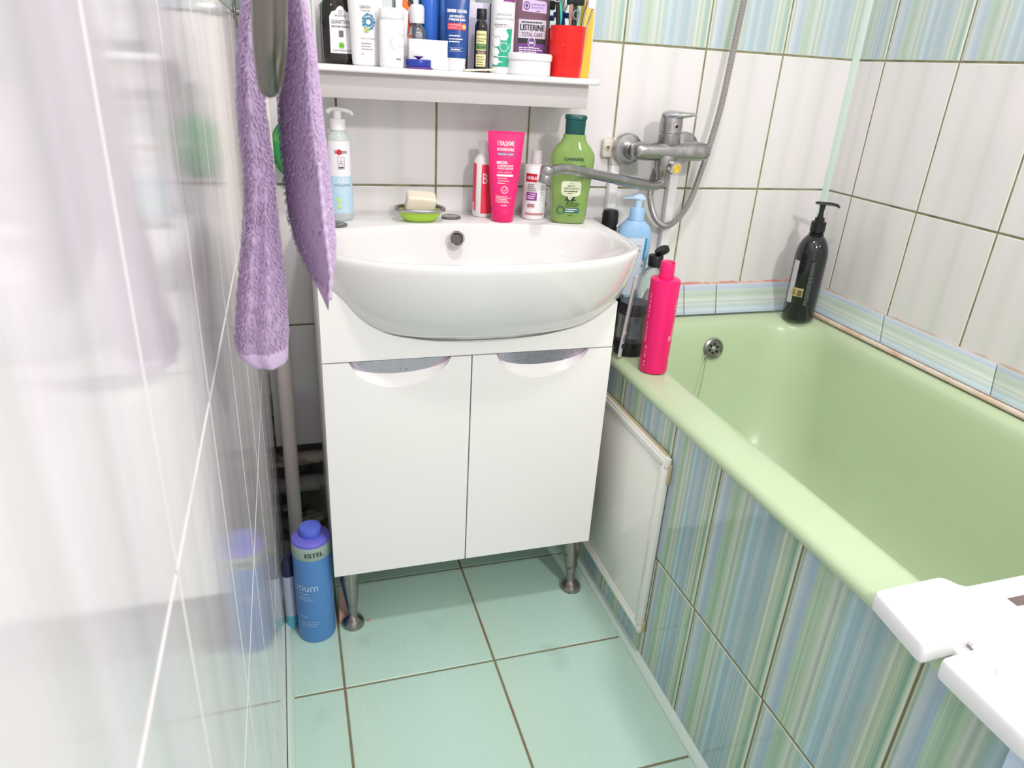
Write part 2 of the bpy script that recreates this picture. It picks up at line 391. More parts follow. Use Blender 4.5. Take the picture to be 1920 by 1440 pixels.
# ================================================================== THE ROOM
W = 1.3923; ROWS = [-.024, .2784, .5809, .8834, 1.1859, 1.4884, 1.7909, 2.0934, 2.4]
def tiles(us, vs, mapf, pick, gap=.0035, depth=.0022, skip=None, jit=0, flip=False):
    """each tile a slab with its own small arris; u along the wall, v up; pick -> material index"""
    V = []; F = []; MI = []; UV = []; e = .0014
    for vi in range(len(vs) - 1):
        for ui in range(len(us) - 1):
            u0, u1, v0, v1 = us[ui], us[ui + 1], vs[vi], vs[vi + 1]
            if isinstance(u0, (list, tuple)): u0, u1 = us[ui]
            if skip and skip((u0 + u1) / 2, (v0 + v1) / 2): continue
            off = 0
            a0, a1, b0, b1 = u0 + gap / 2, u1 - gap / 2, v0 + gap / 2, v1 - gap / 2
            if a1 - a0 < .004 or b1 - b0 < .004: continue
            k = len(V); full = .2025
            j = rnd.uniform(-jit, jit)
            for (p, q, h) in ((a0, b0, -.001), (a1, b0, -.001), (a1, b1, -.001), (a0, b1, -.001), (a0, b0, depth - e * .6), (a1, b0, depth - e * .6), (a1, b1, depth - e * .6), (a0, b1, depth - e * .6), (a0 + e, b0 + e, depth), (a1 - e, b0 + e, depth), (a1 - e, b1 - e, depth), (a0 + e, b1 - e, depth)):
                V.append(mapf(p, q, h + j))
            sh = rnd.uniform(0, 40)
            def uv(i):
                x = (.012, .988, .988, .012)[i % 4] if i >= 8 else (.002, .998, .998, .002)[i % 4]
                if flip: x = 1 - x
                y = (0, 0, 1, 1)[i % 4]; return (x + int(sh), y + sh)
            fs = [(8, 9, 10, 11)]
            for a in range(4):
                b = (a + 1) % 4; fs += [(4 + a, 4 + b, 8 + b, 8 + a), (a, b, 4 + b, 4 + a)]
            for q_, f in enumerate(fs): F.append(tuple(i + k for i in f)); MI.append(pick((u0 + u1) / 2, (v0 + v1) / 2)); UV.append([uv(i) if q_ == 0 else (.001 + int(sh), uv(i)[1]) for i in f])
    return (V, F, MI, UV)
def span(a, p, lo, hi):
    k0 = math.ceil((lo - a) / p - 1e-6); out = [lo] if a + p * k0 - lo > .01 else []
    x = a + p * k0
    while x < hi - .01: out.append(x); x += p
    return out + [hi]
def quad(mapf, u0, u1, v0, v1, h, mi): return ([mapf(u0, v0, h), mapf(u1, v0, h), mapf(u1, v1, h), mapf(u0, v1, h)], [(0, 1, 2, 3)], mi)
WS, ST, STP = MATS['white_tile'], MATS['striped_tile'], MATS['striped_tile_lit']
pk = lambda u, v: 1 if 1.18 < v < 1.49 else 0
# back wall (y=0), with the broken-out corner beside the riser pipe
hx, hz0, hz1 = .1727, .0, .362
mb = lambda u, v, h: (u, -h, v)
usb = span(.1727, .2025, 0, W)
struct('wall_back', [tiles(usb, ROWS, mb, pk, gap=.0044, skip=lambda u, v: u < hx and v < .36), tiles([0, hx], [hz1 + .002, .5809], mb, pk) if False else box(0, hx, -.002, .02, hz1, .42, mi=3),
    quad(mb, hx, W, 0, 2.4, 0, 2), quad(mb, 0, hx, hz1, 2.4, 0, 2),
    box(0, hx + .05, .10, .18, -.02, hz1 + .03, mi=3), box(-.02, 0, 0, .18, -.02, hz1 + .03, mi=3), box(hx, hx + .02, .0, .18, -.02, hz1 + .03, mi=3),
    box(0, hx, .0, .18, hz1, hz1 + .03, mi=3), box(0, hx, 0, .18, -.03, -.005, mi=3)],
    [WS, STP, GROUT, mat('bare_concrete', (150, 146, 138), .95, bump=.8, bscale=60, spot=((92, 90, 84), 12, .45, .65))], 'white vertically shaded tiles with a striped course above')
# right wall (x=W)
mr_ = lambda u, v, h: (W - h, u, v)
usr = [-y for y in span(.0941, .2025, 0, 2.55)][::-1]
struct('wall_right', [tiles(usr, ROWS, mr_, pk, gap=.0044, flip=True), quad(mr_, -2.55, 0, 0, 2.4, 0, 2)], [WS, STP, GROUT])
# left wall (x=0)
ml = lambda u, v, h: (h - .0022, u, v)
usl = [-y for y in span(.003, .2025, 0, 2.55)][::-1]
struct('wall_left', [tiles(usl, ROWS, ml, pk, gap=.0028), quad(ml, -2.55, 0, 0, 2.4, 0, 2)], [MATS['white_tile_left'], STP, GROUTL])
# wall behind the camera, with the doorway the photo is taken from
struct('wall_front', [box(.82, W + .05, -2.63, -2.55, 0, 2.4), box(-.05, .82, -2.63, -2.55, 2.08, 2.4)], [PLASTER])
struct('ceiling', [box(-.05, W + .05, -2.63, .05, 2.4, 2.45)], [PLASTER])
# floor
mfl = lambda u, v, h: (u, v, h - .0022)
usf = span(.10825, .304, -.0, .72); vsf = [-y for y in span(.18794, .304, 0, 2.62)][::-1]
struct('floor', [tiles(usf, vsf, mfl, lambda u, v: 0, gap=.0048, depth=.0022), quad(mfl, -.05, .74, -2.65, .0, 0, 1), quad(mfl, .74, W, -2.65, -1.76, 0, 1)], [MATS['floor_tile'], GROUTF], 'pale mint square floor tiles with dark joints')
# trims: floor fillets, corner profile, bath bead, sealant
def fillet(path, r, n=8): return tube(path, r, n)
struct('trim_1', [prism([(0, 0), (.013, 0), (.011, .006), (.006, .011), (0, .013)], -1.75, -.002, mapf=lambda x, y, z: (x + .001, z, y))], MINT, 'thin mint floor fillet along the left wall')
struct('trim_2', [prism([(0, 0), (-.016, 0), (-.0145, .007), (-.008, .013), (0, .016)], -1.75, -.02, mapf=lambda x, y, z: (x + .7105, z, y))], MINT, 'thin mint floor fillet along the tiled bath front')
struct('trim_3', [prism([(0, 0), (-.012, 0), (-.010, .004), (-.004, .010), (0, .012)], .64, 2.4, mapf=lambda x, y, z: (W - .0022 + x, -.0022 - y, z))], MINT, 'mint profile strip in the far right corner')
# ledge tiles between walls and bath rim
def sloped(p0, p1, q0, q1, cuts, thick=.006, gap=.003):
    """strip of border tiles from the wall edge p0-p1 down to the rim edge q0-q1, cut at fractions"""
    P0, P1, Q0, Q1 = map(Vector, (p0, p1, q0, q1)); n = (P1 - P0).cross(Q0 - P0).normalized()
    if n.z < 0: n = -n
    V = []; F = []; MI = []; UV = []; e = .002
    L_ = (P1 - P0).length
    for a, b in zip(cuts, cuts[1:]):
        ga, gb = gap / 2 / L_, gap / 2 / L_; k = len(V)
        A, B = a + ga, b - gb
        c = [P0.lerp(P1, A), P0.lerp(P1, B), Q0.lerp(Q1, B), Q0.lerp(Q1, A)]; m = sum(c, Vector()) / 4
        for v in c: V.append(tuple(v - n * .002))
        for v in c: V.append(tuple(v + n * (thick - .001)))
        for v in c: V.append(tuple(v + (m - v).normalized() * e * 1.6 + n * thick))
        s = rnd.uniform(0, .5)
        def uv(i):
            x = (.03, .03, .97, .97)[i % 4] if i < 8 else (.06, .06, .94, .94)[i % 4]
            return (.04 + .55 * x, (0, 1.4, 1.4, 0)[i % 4] + s * 9)
        fs = [(8, 9, 10, 11)]
        for x in range(4):
            y = (x + 1) % 4; fs += [(4 + x, 4 + y, 8 + y, 8 + x), (x, y, 4 + y, 4 + x)]
        for f in fs: F.append(tuple(i + k for i in f)); MI.append(0); UV.append([uv(i) for i in f])
    return (V, F, MI, UV)
def under(p0, p1, q0, q1, mi=1):
    return (([p0, p1, q1, q0]), [(0, 1, 2, 3)], mi)
bp0, bp1, bq0, bq1 = (.70, -.0022, .642), (W - .003, -.0022, .642), (.70, -.048, .577), (1.358, -.048, .577)
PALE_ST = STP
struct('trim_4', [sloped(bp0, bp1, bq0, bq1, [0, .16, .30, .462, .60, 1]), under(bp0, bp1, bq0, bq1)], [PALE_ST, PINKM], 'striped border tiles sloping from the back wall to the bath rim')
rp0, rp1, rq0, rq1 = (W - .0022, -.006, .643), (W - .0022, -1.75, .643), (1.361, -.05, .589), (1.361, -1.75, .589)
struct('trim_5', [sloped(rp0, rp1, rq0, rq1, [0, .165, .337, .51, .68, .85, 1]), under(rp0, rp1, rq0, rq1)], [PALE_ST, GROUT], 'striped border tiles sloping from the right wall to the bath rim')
struct('trim_6', [tube([(1.3575, -.075, .584), (1.357, -.8, .584), (1.357, -1.72, .584)], .0062, 10)], CREAMT, 'cream rounded bead along the right edge of the bath')
def rough_strip(p, q, w0, h, n, seed, up=(0, 0, 1), out=(0, -1, 0)):
    r = random.Random(seed); P, Q = Vector(p), Vector(q); u = Vector(up); o = Vector(out); rings = []
    for i in range(n + 1):
        c = P.lerp(Q, i / n); a = w0 * r.uniform(.55, 1.25); b = h * r.uniform(.7, 1.2)
        rings.append([c - u * .002, c + o * b - u * .002, c + o * b * .8 + u * a * .6, c + u * a])
    return loft(rings)
struct('trim_7', [rough_strip((.72, -.0022, .641), (W - .01, -.0022, .641), .0085, .005, 60, 3)], PINKM, 'pink stained sealant line above the back border tiles')
struct('trim_8', [rough_strip((W - .0022, -.01, .641), (W - .0022, -1.7, .641), .007, .004, 80, 5, out=(-1, 0, 0))], mat('tan_sealant', (190, 165, 145), .8, spot=((200, 190, 178), 18, .45, .6)), 'brownish sealant line above the right border tiles')

# bath front, a tiled screen wall: striped tiles, cut as in the photo
mp = lambda u, v, h: (.7122 - h, u, v)
top_c = [-1.75, -1.53, -1.325, -1.118, -.909, -.7041, -.5546, -.3425, -.14, 0]
bot_c = [-1.75, -1.53, -1.325, -1.118, -.9125, -.7085, -.566, -.3679, -.165, 0]
struct('wall_bath_front', [tiles(top_c, [.2634, .5562], mp, lambda u, v: 0, gap=.0042, flip=True), tiles(bot_c, [0, .2634], mp, lambda u, v: 0, gap=.0042, flip=True), quad(mp, -1.75, 0, 0, .556, .0005, 1),
    box(.7122, .7165, -1.75, 0, 0, .556, mi=1), box(.7122, W, -1.765, -1.75, 0, .556, mi=1)], [ST, mat('dark_olive_grout', (128, 124, 98), .9)], 'blue and green striped tiles facing the bath')

# ---- things fixed to the room
t = Thing('riser_pipe', 'white painted vertical water pipe in the back left corner', 'pipe', (.032, -.062, 0))
t.part('pipe', [tube([(.0, 0, .0), (.003, 0, .5), (.001, .0, 1.0), (0, 0, 1.3), (0, 0, 2.4)], .0160, 20)], mat('pipe_paint', (244, 234, 228), .35, bump=.15, bscale=40))
t.part('bracket', [tube([(-.0315, .004, 1.188), (-.012, .004, 1.188)], .0045, 10), disc_on((-.0315, .004, 1.188), .012, (1, 0, 0), .004), box(-.0185, .0185, -.018, .018, 1.178, 1.198, .004)], DCHROME)
for nm, z, yy, r in (('heating_pipe', .315, .030, .018), ('heating_pipe', .225, .030, .018), ('drain_pipe', .150, .034, .021)):
    lb = {.315: 'upper painted pipe crossing the open wall cavity', .225: 'lower painted pipe crossing the open wall cavity', .150: 'grey waste pipe low in the open wall cavity'}[z]
    single(nm, lb, 'pipe', [tube([(-.019, yy, z), (.17, yy, z + .004)], r, 18)], mat('old_pipe_paint', (222, 206, 192), .7, spot=((96, 90, 84), 25, .48, .62)) if nm == 'heating_pipe' else mat('grey_pipe', (176, 172, 170), .6, spot=((60, 58, 55), 25, .5, .7)))
def rubble(cx, cy, cz, s, seed):
    r = random.Random(seed); bm = bmesh.new(); bmesh.ops.create_icosphere(bm, subdivisions=2, radius=1)
    for v in bm.verts: v.co = Vector((cx + v.co.x * s * r.uniform(.7, 1.2), cy + v.co.y * s * r.uniform(.6, 1.1), cz + v.co.z * s * .6 * r.uniform(.7, 1.2)))
    return frombm(bm)
for i, (x, y, z, s, lb) in enumerate(((.018, .045, .035, .03, 'pale lump of broken plaster low in the wall cavity'), (.012, .03, .088, .014, 'small chip of plaster lodged above the lump in the cavity'), (.07, .06, .03, .030, 'dark lump of mortar deep in the wall cavity'))):
    single('plaster_rubble', lb, 'rubble', [rubble(x, y, z, s, 11 + i)], mat('rubble', (168, 158, 148), .95, bump=.6, bscale=60), smooth=False)
t = Thing('pipe_cover', 'white plastic pipe trunking below the left mixer flange', 'pipe', (.785, -.012, .60))
t.part('cover', [box(-.011, .011, -.010, .009, 0, .345, .003)], WPLAST)
t.part('elbow', [box(-.013, .010, -.013, .009, .335, .395, .005)], mat('aged_plastic', (226, 220, 208), .4))
t.part('clip', [box(-.034, -.010, -.006, .009, .352, .392, .005), disc_on((-.024, -.006, .374), .0065, (0, -1, 0), .003)], mat('aged_plastic', (226, 220, 208), .4))
t.part('screw', [disc_on((-.024, -.009, .374), .0035, (0, -1, 0), .0012)], mat('brass_screw', (150, 100, 80), .4, .8))
t = Thing('pipe_cover', 'white plastic pipe trunking behind the looping shower hose', 'pipe', (.938, -.012, .60))
t.part('cover', [box(-.011, .011, -.010, .009, 0, .35, .003)], WPLAST)

# hatch in the bath front
t = Thing('access_hatch', 'white framed inspection hatch on the striped bath front', 'hatch', (.7075, -.39, .075))
def frame_pieces(y0, y1, z0, z1, wd, x0, x1, bev):
    out = []
    for a, b, c, d in ((y0, y1, z0, z0 + wd), (y0, y1, z1 - wd, z1)): out.append(box(x0, x1, a, b, c, d, bev))
    for a, b in ((y0, y0 + wd), (y1 - wd, y1)): out.append(box(x0, x1, a, b, z0 + wd * .7, z1 - wd * .7, bev))
    return out
HP = mat('hatch_plastic', (240, 238, 230), .12); HY = mat('yellowed_edge', (206, 186, 150), .6)
y0, y1, z0, z1 = -.175, .205, .0, .415
t.part('frame', frame_pieces(y0, y1, z0, z1, .024, -.011, 0, .003) + frame_pieces(y0 + .007, y1 - .007, z0 + .007, z1 - .007, .007, -.0125, -.008, .001), [HP])
t.part('door', [box(-.009, -.001, y0 + .0255, y1 - .0255, z0 + .0255, z1 - .0255, .001)], HP)
for b_ in ((-.006, .0005, y0 - .0025, y0 + .001, z1 - .055, z1 - .012, .001), (-.006, .0005, y0 - .002, y0 + .001, z0 + .004, z0 + .03, .0008), (-.007, .0005, y0 + .01, y1, z1 - .001, z1 + .0008, .0005)): t.part('sealant', [box(*b_)], HY)

# ceiling lamp (the room's light)
t = Thing('ceiling_lamp', 'round white ceiling lamp near the middle of the room', 'lamp', (.44, -1.02, 2.368))
t.part('base', [lathe([(.15, .0), (.15, .032)], 40)], WPLAST)
# ================================================================== BATHTUB
def rrect(x0, x1, y0, y1, r, z, n=12):
    pts = []
    rr = r if isinstance(r, (list, tuple)) else [r] * 4
    for (cx, cy, a0, q) in ((x1, y1, 0, rr[0]), (x0, y1, 90, rr[1]), (x0, y0, 180, rr[2]), (x1, y0, 270, rr[3])):
        sx = -1 if cx == x1 else 1; sy = -1 if cy == y1 else 1
        for i in range(n):
            a = math.radians(a0 + 90 * i / (n - 1)); pts.append((cx + sx * q + q * math.cos(a), cy + sy * q + q * math.sin(a), z))
    return pts
def bathrings():
    L = []
    # outer skirt, roll, top, lip, then the inner wall down to the floor of the tub: (x0, x1, y0, y1, corner, z)
    for a in ((.7175, 1.356, -1.735, -.052, .012, .545), (.7035, 1.3565, -1.738, -.0515, .02, .5585), (.7015, 1.357, -1.74, -.051, .025, .565), (.7045, 1.3565, -1.738, -.0515, .026, .5725), (.713, 1.354, -1.73, -.053, .03, .5765),
              (.745, 1.345, -1.70, -.062, .05, .5775), (.772, 1.336, -1.67, -.075, .08, .5765), (.787, 1.328, -1.65, -.086, .10, .5725), (.795, 1.322, -1.64, -.094, .11, .564),
              (.800, 1.318, -1.63, -.100, .115, .545), (.806, 1.312, -1.61, -.108, .12, .50), (.818, 1.300, -1.57, -.125, .13, .40), (.835, 1.285, -1.51, -.15, .14, .30), (.860, 1.262, -1.44, -.185, .15, .225), (.895, 1.23, -1.38, -.24, .14, .19), (.97, 1.16, -1.25, -.36, .09, .178)):
        L.append(rrect(*a[:4], a[4], a[5]))
    return L
bath = Thing('bathtub', 'pale green enamelled bathtub behind a striped tile front', 'bathtub', (1.03, -.9, .178))
R_ = bathrings()
bath.part('tub', [loft(R_, False, True)], ENAMEL, world=True, ang=60)
def chrome_plate(c, n):
    return [disc_on(c, .027, n, .006, 36, prof=[(.0255, -.004), (.027, .001), (.0265, .004), (.022, .0062), (.0205, .0045), (.0195, .0030)])]
on = Vector((-.02, -1, .20)).normalized(); oc = Vector((1.067, -.1095, .508))
ov = bath.part('overflow_plate', chrome_plate(oc, on), STEEL, world=True)
q = Vector((0, 0, 1)).rotation_difference(on).to_matrix().to_4x4()
hol = []
for i in range(6):
    a = i * PI / 3 + .3; hol.append(xf(lathe([(.0036, 0), (.0036, .0008)], 14), Tr(*oc) @ q @ Tr(.0115 * math.cos(a), .0115 * math.sin(a), .0031)))
bath.part('drain_holes', hol, BLACKP, world=True, parent=None)
bath.part('screw', [xf(lathe([(.005, 0), (.0052, .0014), (.0035, .0022)], 16), Tr(*oc) @ q @ Tr(0, 0, .003))], CHROME, world=True)
bath.part('chain_ring', [tube(catmull([(1.045, -.118, .497), (1.039, -.121, .492), (1.041, -.122, .483), (1.047, -.121, .487), (1.045, -.118, .497)], 4), .0012, 6)], DCHROME, world=True)
cp = catmull([(1.042, -.124, .484), (1.034, -.135, .46), (1.024, -.147, .42), (1.012, -.158, .37), (.995, -.175, .30), (.985, -.20, .235), (.99, -.26, .194), (1.01, -.32, .186)], 14)
bead = []; acc = 0
for a, b in zip(cp, cp[1:]):
    acc += (b - a).length
    if acc > .0038: bead.append(sphere(tuple(b), .0015, 6)); acc = 0
bath.part('chain', bead + [tube(cp, .0005, 5)], DCHROME, world=True)
bath.part('plug', [lathe([(.020, .1795), (.023, .188), (.021, .191)], 24, cx=1.02, cy=-.34)], BLACKP, world=True)

# white plastic bath seat at the near end
KS = 1.0194
def sk_(pts): return [(CAM.x + (x - CAM.x) * KS, CAM.y + (y - CAM.y) * KS) for x, y in pts]
def poly_slab(pts, z0, z1, bev, rad=.008):
    """rounded-corner polygon slab"""
    P = [Vector(p) for p in sk_(pts)]; out = []
    n = len(P)
    for i in range(n):
        a, b, c = P[i - 1], P[i], P[(i + 1) % n]; u = (a - b).normalized(); v = (c - b).normalized(); r = min(rad, (a - b).length * .45, (c - b).length * .45)
        for k in range(5):
            t = k / 4; p = (b + u * r) * (1 - t) ** 2 + b * 2 * t * (1 - t) + (b + v * r) * t * t; out.append((p.x, p.y))
    return prism(out, z0, z1, bev)
SEAT = mat('glossy_white_plastic', (246, 244, 246), .18)
t = Thing('bath_board', 'white moulded plastic bath board lying across the tub rim', 'bath board', (1.0, -1.2, .58))
zt = .602
t.part('board', [poly_slab([(.668, -1.065), (.770, -1.062), (.780, -1.083), (1.372, -1.080), (1.374, -1.125), (.655, -1.152)], .5785, zt, .004, .009),
    poly_slab([(.700, -1.125), (1.372, -1.118), (1.372, -1.40), (.700, -1.40)], .5785, zt - .014, .001, .004)], SEAT, world=True)
t.part('raised_panel', [poly_slab([(.659, -1.166), (.720, -1.163), (1.372, -1.148), (1.372, -1.40), (.69, -1.40), (.656, -1.262)], .5785, zt + .001, .004, .008)], SEAT, world=True)
t.part('lip', [poly_slab([(.652, -1.075), (.670, -1.075), (.664, -1.27), (.652, -1.27)], .5785, .598, .002, .003)] if False else [box(.71, .90, -1.192, -1.186, zt, zt + .006, .002)], SEAT, world=True)
DARKS = mat('slot_shadow', (120, 104, 100), .7)
t.part('slot', [box(.826, .95, -1.117, -1.104, zt - .0005, zt + .0006, 0)], DARKS, world=True)
t.part('latch', [poly_slab([(.716, -1.147), (.742, -1.147), (.742, -1.162), (.716, -1.162)], zt - .010, zt - .004, .001, .003), box(.722, .736, -1.158, -1.151, zt - .0045, zt - .0035)], [SEAT], world=True)

# pale cloth hanging over the near end of the bath front
rings = []
pl = mat('pale_blue_cloth', (206, 220, 240), .9, bump=.5, bscale=300)
cl = []
for k in range(14):
    z = .585 - k * .04; row = []
    for j in range(28):
        u = j / 27; y = -1.240 - .30 * u + (k * .002) * (1 - u) * -1; x = .684 + .007 * math.sin(u * 21 + k * .15) - .004 * math.sin(k * .7)
        row.append((x, y, z))
    cl.append(row)
def sheet(rows, th=.004, dirn=(1, 0, 0)):
    d = Vector(dirn) * th; n = len(rows[0]); V = [Vector(p) for r in rows for p in r]; m = len(V); V2 = [v + d for v in V]; F = []
    R = len(rows)
    for i in range(R - 1):
        for j in range(n - 1):
            a, b, c, e = i * n + j, i * n + j + 1, (i + 1) * n + j + 1, (i + 1) * n + j; F += [(a, b, c, e), (m + e, m + c, m + b, m + a)]
    for i in range(R - 1):
        a, b = i * n, (i + 1) * n; F.append((a, b, m + b, m + a)); a, b = i * n + n - 1, (i + 1) * n + n - 1; F.append((b, a, m + a, m + b))
    for j in range(n - 1): F.append((j + 1, j, m + j, m + j + 1)); a = (R - 1) * n + j; F.append((a, a + 1, m + a + 1, m + a))
    return ([tuple(v) for v in V + V2], F, 0)
over = [[(.690 + .0, p[1], .6) for p in cl[0]]]
single('hanging_cloth', 'pale blue cloth hanging down the near end of the bath front', 'cloth', [sheet(cl)], pl)

# ================================================================== VANITY CABINET
CX0, CX1, CF, CB = .105, .656, -.370, -.012
ZB, ZD, ZT = .174, .6375, .775
cab = Thing('vanity_cabinet', 'white two-door bathroom cabinet on metal legs under the washbasin', 'cabinet', ((CX0 + CX1) / 2, -.19, 0))
g = .0025
cab.part('body', [box(CX0, CX0 + .016, CF + .018, -.03, .176, .722, .0008), box(CX1 - .016, CX1, CF + .018, -.03, .176, .664, .0008), box(CX0 + .016, CX1 - .016, CF + .019, -.03, .176, .192),
                  box(CX0 + .016, CX1 - .016, -.05, -.034, .192, ZD)], LAMIN, world=True)
split = .3735
def door(x0, x1, nx0, nx1, name, hand, flip):
    """door leaf with a curved scoop cut into the upper edge and a mirror-bright grip strip inside it"""
    z0, z1 = ZB, ZD - g / 2
    def arc(dep, a, b, zt, skew, pw=None):
        out = []
        for i in range(25):
            t = i / 24; x = a + (b - a) * t; s = t
            d = math.sin(PI * min(1, max(0, s))) ** (.38 if dep < .04 else .6) * dep * (1.06 - .16 * t)
            out.append((x, zt - d))
        return out
    sk = 0.0
    A = arc(.054, nx0, nx1, z1, sk)             # front edge of the scoop
    B = arc(.029, nx0 + .0005, nx1 - .0005, z1 + .0, sk)             # where scoop meets the metal strip, deeper
    Vv = []; F = []
    # front face strips under the notch
    n = len(A)
    out = [(x0, z0), (x1, z0), (x1, z1)] + A[::-1] + [(x0, z1)]
    # remove duplicate corner problem: notch endpoints lie on the top edge
    leaf = prism(out, 0, .0165, 0, mapf=lambda x, y, z: (x, CF + z, y))
    scoop = loft([[(x, CF + .0002, z) for x, z in A], [(x, CF + .004, z + (zb - z) * .45) for (x, z), (xb, zb) in zip(A, B)], [(x, CF + .0115, zb) for (x, z), (xb, zb) in zip(A, B)], [(x, CF + .0125, z1) for x, z in A]], False, False, closed=False)
    d = cab.part(name, [leaf], [LAMIN], world=True, label=hand)
    s = cab.part('scoop', [scoop], [LAMIN], world=True, parent=d)
    s.matrix_parent_inverse = Matrix()
    # metal grip: thin curved plate
    G = arc(.030, nx0 + .0008, nx1 - .0008, z1 - .0005, sk)
    rows = [[(x, CF + .0112, z) for x, z in G], [(x, CF + .0055, z1 - .0007) for x, z in G]]
    h = cab.part('handle', [loft(rows, False, False, closed=False)], [mat('mirror_grip', (205, 190, 208), .3, 1., bump=.3, bscale=40, spot=((84, 74, 92), 420, .62, .66))], world=True, parent=d)
door(CX0, split - g / 2, .150, .334, 'door', 'left door leaf with scooped mirror-bright grip', 0)
door(split + g / 2, CX1, .420, .606, 'door', 'right door leaf with scooped mirror-bright grip', 1)
LEG = [(.0235, 0), (.024, .004), (.0235, .010), (.020, .017), (.0115, .025), (.0095, .029), (.0105, .040), (.0145, .075), (.0175, .105), (.0205, .135), (.0215, .1758)]
LEGM = mat('worn_leg_metal', (158, 150, 146), .22, 1., spot=((120, 92, 78), 60, .56, .68))
for (x, y, dx) in ((.141, -.320, -.004), (.650, -.318, -.012), (.141, -.07, 0), (.636, -.07, 0)):
    L_ = LEG; rings = [ring(r, r, z, 28, 2, x + dx * z / .13, y) for r, z in L_]
    cab.part('leg', [loft(rings)], LEGM, world=True)

# ================================================================== WASHBASIN
SX = .405
half = [(0, -.466), (.06, -.464), (.12, -.456), (.17, -.444), (.215, -.425), (.255, -.397), (.285, -.362), (.300, -.325), (.304, -.28), (.306, -.22), (.307, -.15), (.307, -.08), (.306, -.03), (.298, -.008), (.26, -.005), (.18, -.005), (.09, -.005)]
full = [(x, y) for x, y in half] + [(0, -.004)] + [(-x, y) for x, y in half[::-1][:-1]]
OUT = [(p.x, p.y) for p in catmull([(x, y, 0) for x, y in full], 4, True)]
def outl(s, z, yc=-.05, dy=0): return [(SX + x * s, min(yc + (y - yc) * s, -.004) + dy, z) for x, y in OUT]
inner_half = [(0, -.452), (.06, -.450), (.12, -.442), (.165, -.430), (.208, -.411), (.244, -.384), (.268, -.352), (.281, -.318), (.285, -.28), (.281, -.24), (.268, -.205), (.24, -.178), (.20, -.158), (.14, -.142), (.07, -.133), (.03, -.131), (.015, -.130)]
ifull = [(x, y) for x, y in inner_half] + [(0, -.130)] + [(-x, y) for x, y in inner_half[::-1][:-1]]
INN = [(p.x, p.y) for p in catmull([(x, y, 0) for x, y in ifull], 4, True)]
def innl(s, z, yc=-.27, o=0): return [(SX + x * (s + o), yc + (y - yc) * s, z) for x, y in INN]
DK = .8285
levels = [outl(.42, .655), outl(.60, .656), outl(.72, .662), outl(.79, .672), outl(.815, .680), outl(.835, .683), outl(.865, .693), outl(.905, .712), outl(.945, .738), outl(.972, .765), outl(.990, .795), outl(.9985, .814), outl(1.0, .822), outl(.997, .8275), outl(.990, DK + .0015), outl(.982, DK + .0018)]
levels += [innl(1.012, DK + .0012), innl(1.0, DK - .0005), innl(.985, DK - .006), innl(.965, DK - .018), innl(.93, DK - .042), innl(.86, DK - .078), innl(.74, DK - .108), innl(.55, DK - .126), innl(.3, DK - .134), innl(.08, DK - .136)]
bas = Thing('washbasin', 'wide white ceramic washbasin with a deep curved front', 'washbasin', (SX, -.2, .66))
bas.part('basin', [loft(levels, True, True)], CERAM, world=True, ang=70)
oc2 = Vector((.388, -.158, .8045)); on2 = Vector((0, -1, .42)).normalized()
oc2 = Vector((.3885, -.1565, .8035))
bas.part('overflow_ring', [disc_on(oc2, .0165, on2, .004, 36, prof=[(.0150, -.004), (.0165, .001), (.0160, .003), (.0145, .004), (.0125, .003), (.0112, -.001), (.0105, -.006)])], CHROME, world=True)
q2 = Vector((0, 0, 1)).rotation_difference(on2).to_matrix().to_4x4()
bas.part('overflow_hole', [xf(lathe([(.0107, -.002), (.0107, -.0008)], 28), Tr(*oc2) @ q2)], mat('dark_hole', (92, 78, 76), .6), world=True)
bas.part('drain', [lathe([(.030, DK - .1355), (.032, DK - .133), (.024, DK - .131)], 28, cx=SX, cy=-.27)], CHROME, world=True)

# apron follows the underside of the basin where it passes through the cabinet front
def belly_z(x):
    """height at which the basin's outer skin crosses the apron plane, above x"""
    Ls = ((.60, .656), (.72, .662), (.79, .672), (.815, .680), (.835, .683), (.865, .693), (.905, .712), (.945, .738), (.972, .765), (.990, .795), (1.0, .822))
    def fy(sc, z):
        P = outl(sc, z); best = 0
        for a, b in zip(P, P[1:] + P[:1]):
            if (a[0] - x) * (b[0] - x) <= 0 and a[0] != b[0]:
                y = a[1] + (b[1] - a[1]) * (x - a[0]) / (b[0] - a[0]); best = min(best, y)
        return best
    pz, py = None, None
    for sc, z in Ls:
        y = fy(sc, z)
        if y < CF + .002:
            return z if py is None else pz + (z - pz) * ((CF + .002) - py) / ((y - py) or 1)
        pz, py = z, y
    return ZT
bz = []
for i in range(61):
    x = CX0 + (CX1 - CX0) * i / 60; bz.append((x, min(ZT, belly_z(x) - .0015)))
sm = [(bz[i][0], min(ZT, sum(bz[min(60, max(0, i + k))][1] for k in range(-2, 3)) / 5 - .0006)) for i in range(61)]
cab.part('apron', [prism([(CX0, ZD + g / 2), (CX1, ZD + g / 2)] + sm[::-1], 0, .0165, 0, mapf=lambda x, y, z: (x, CF + z, y))], LAMIN, world=True)

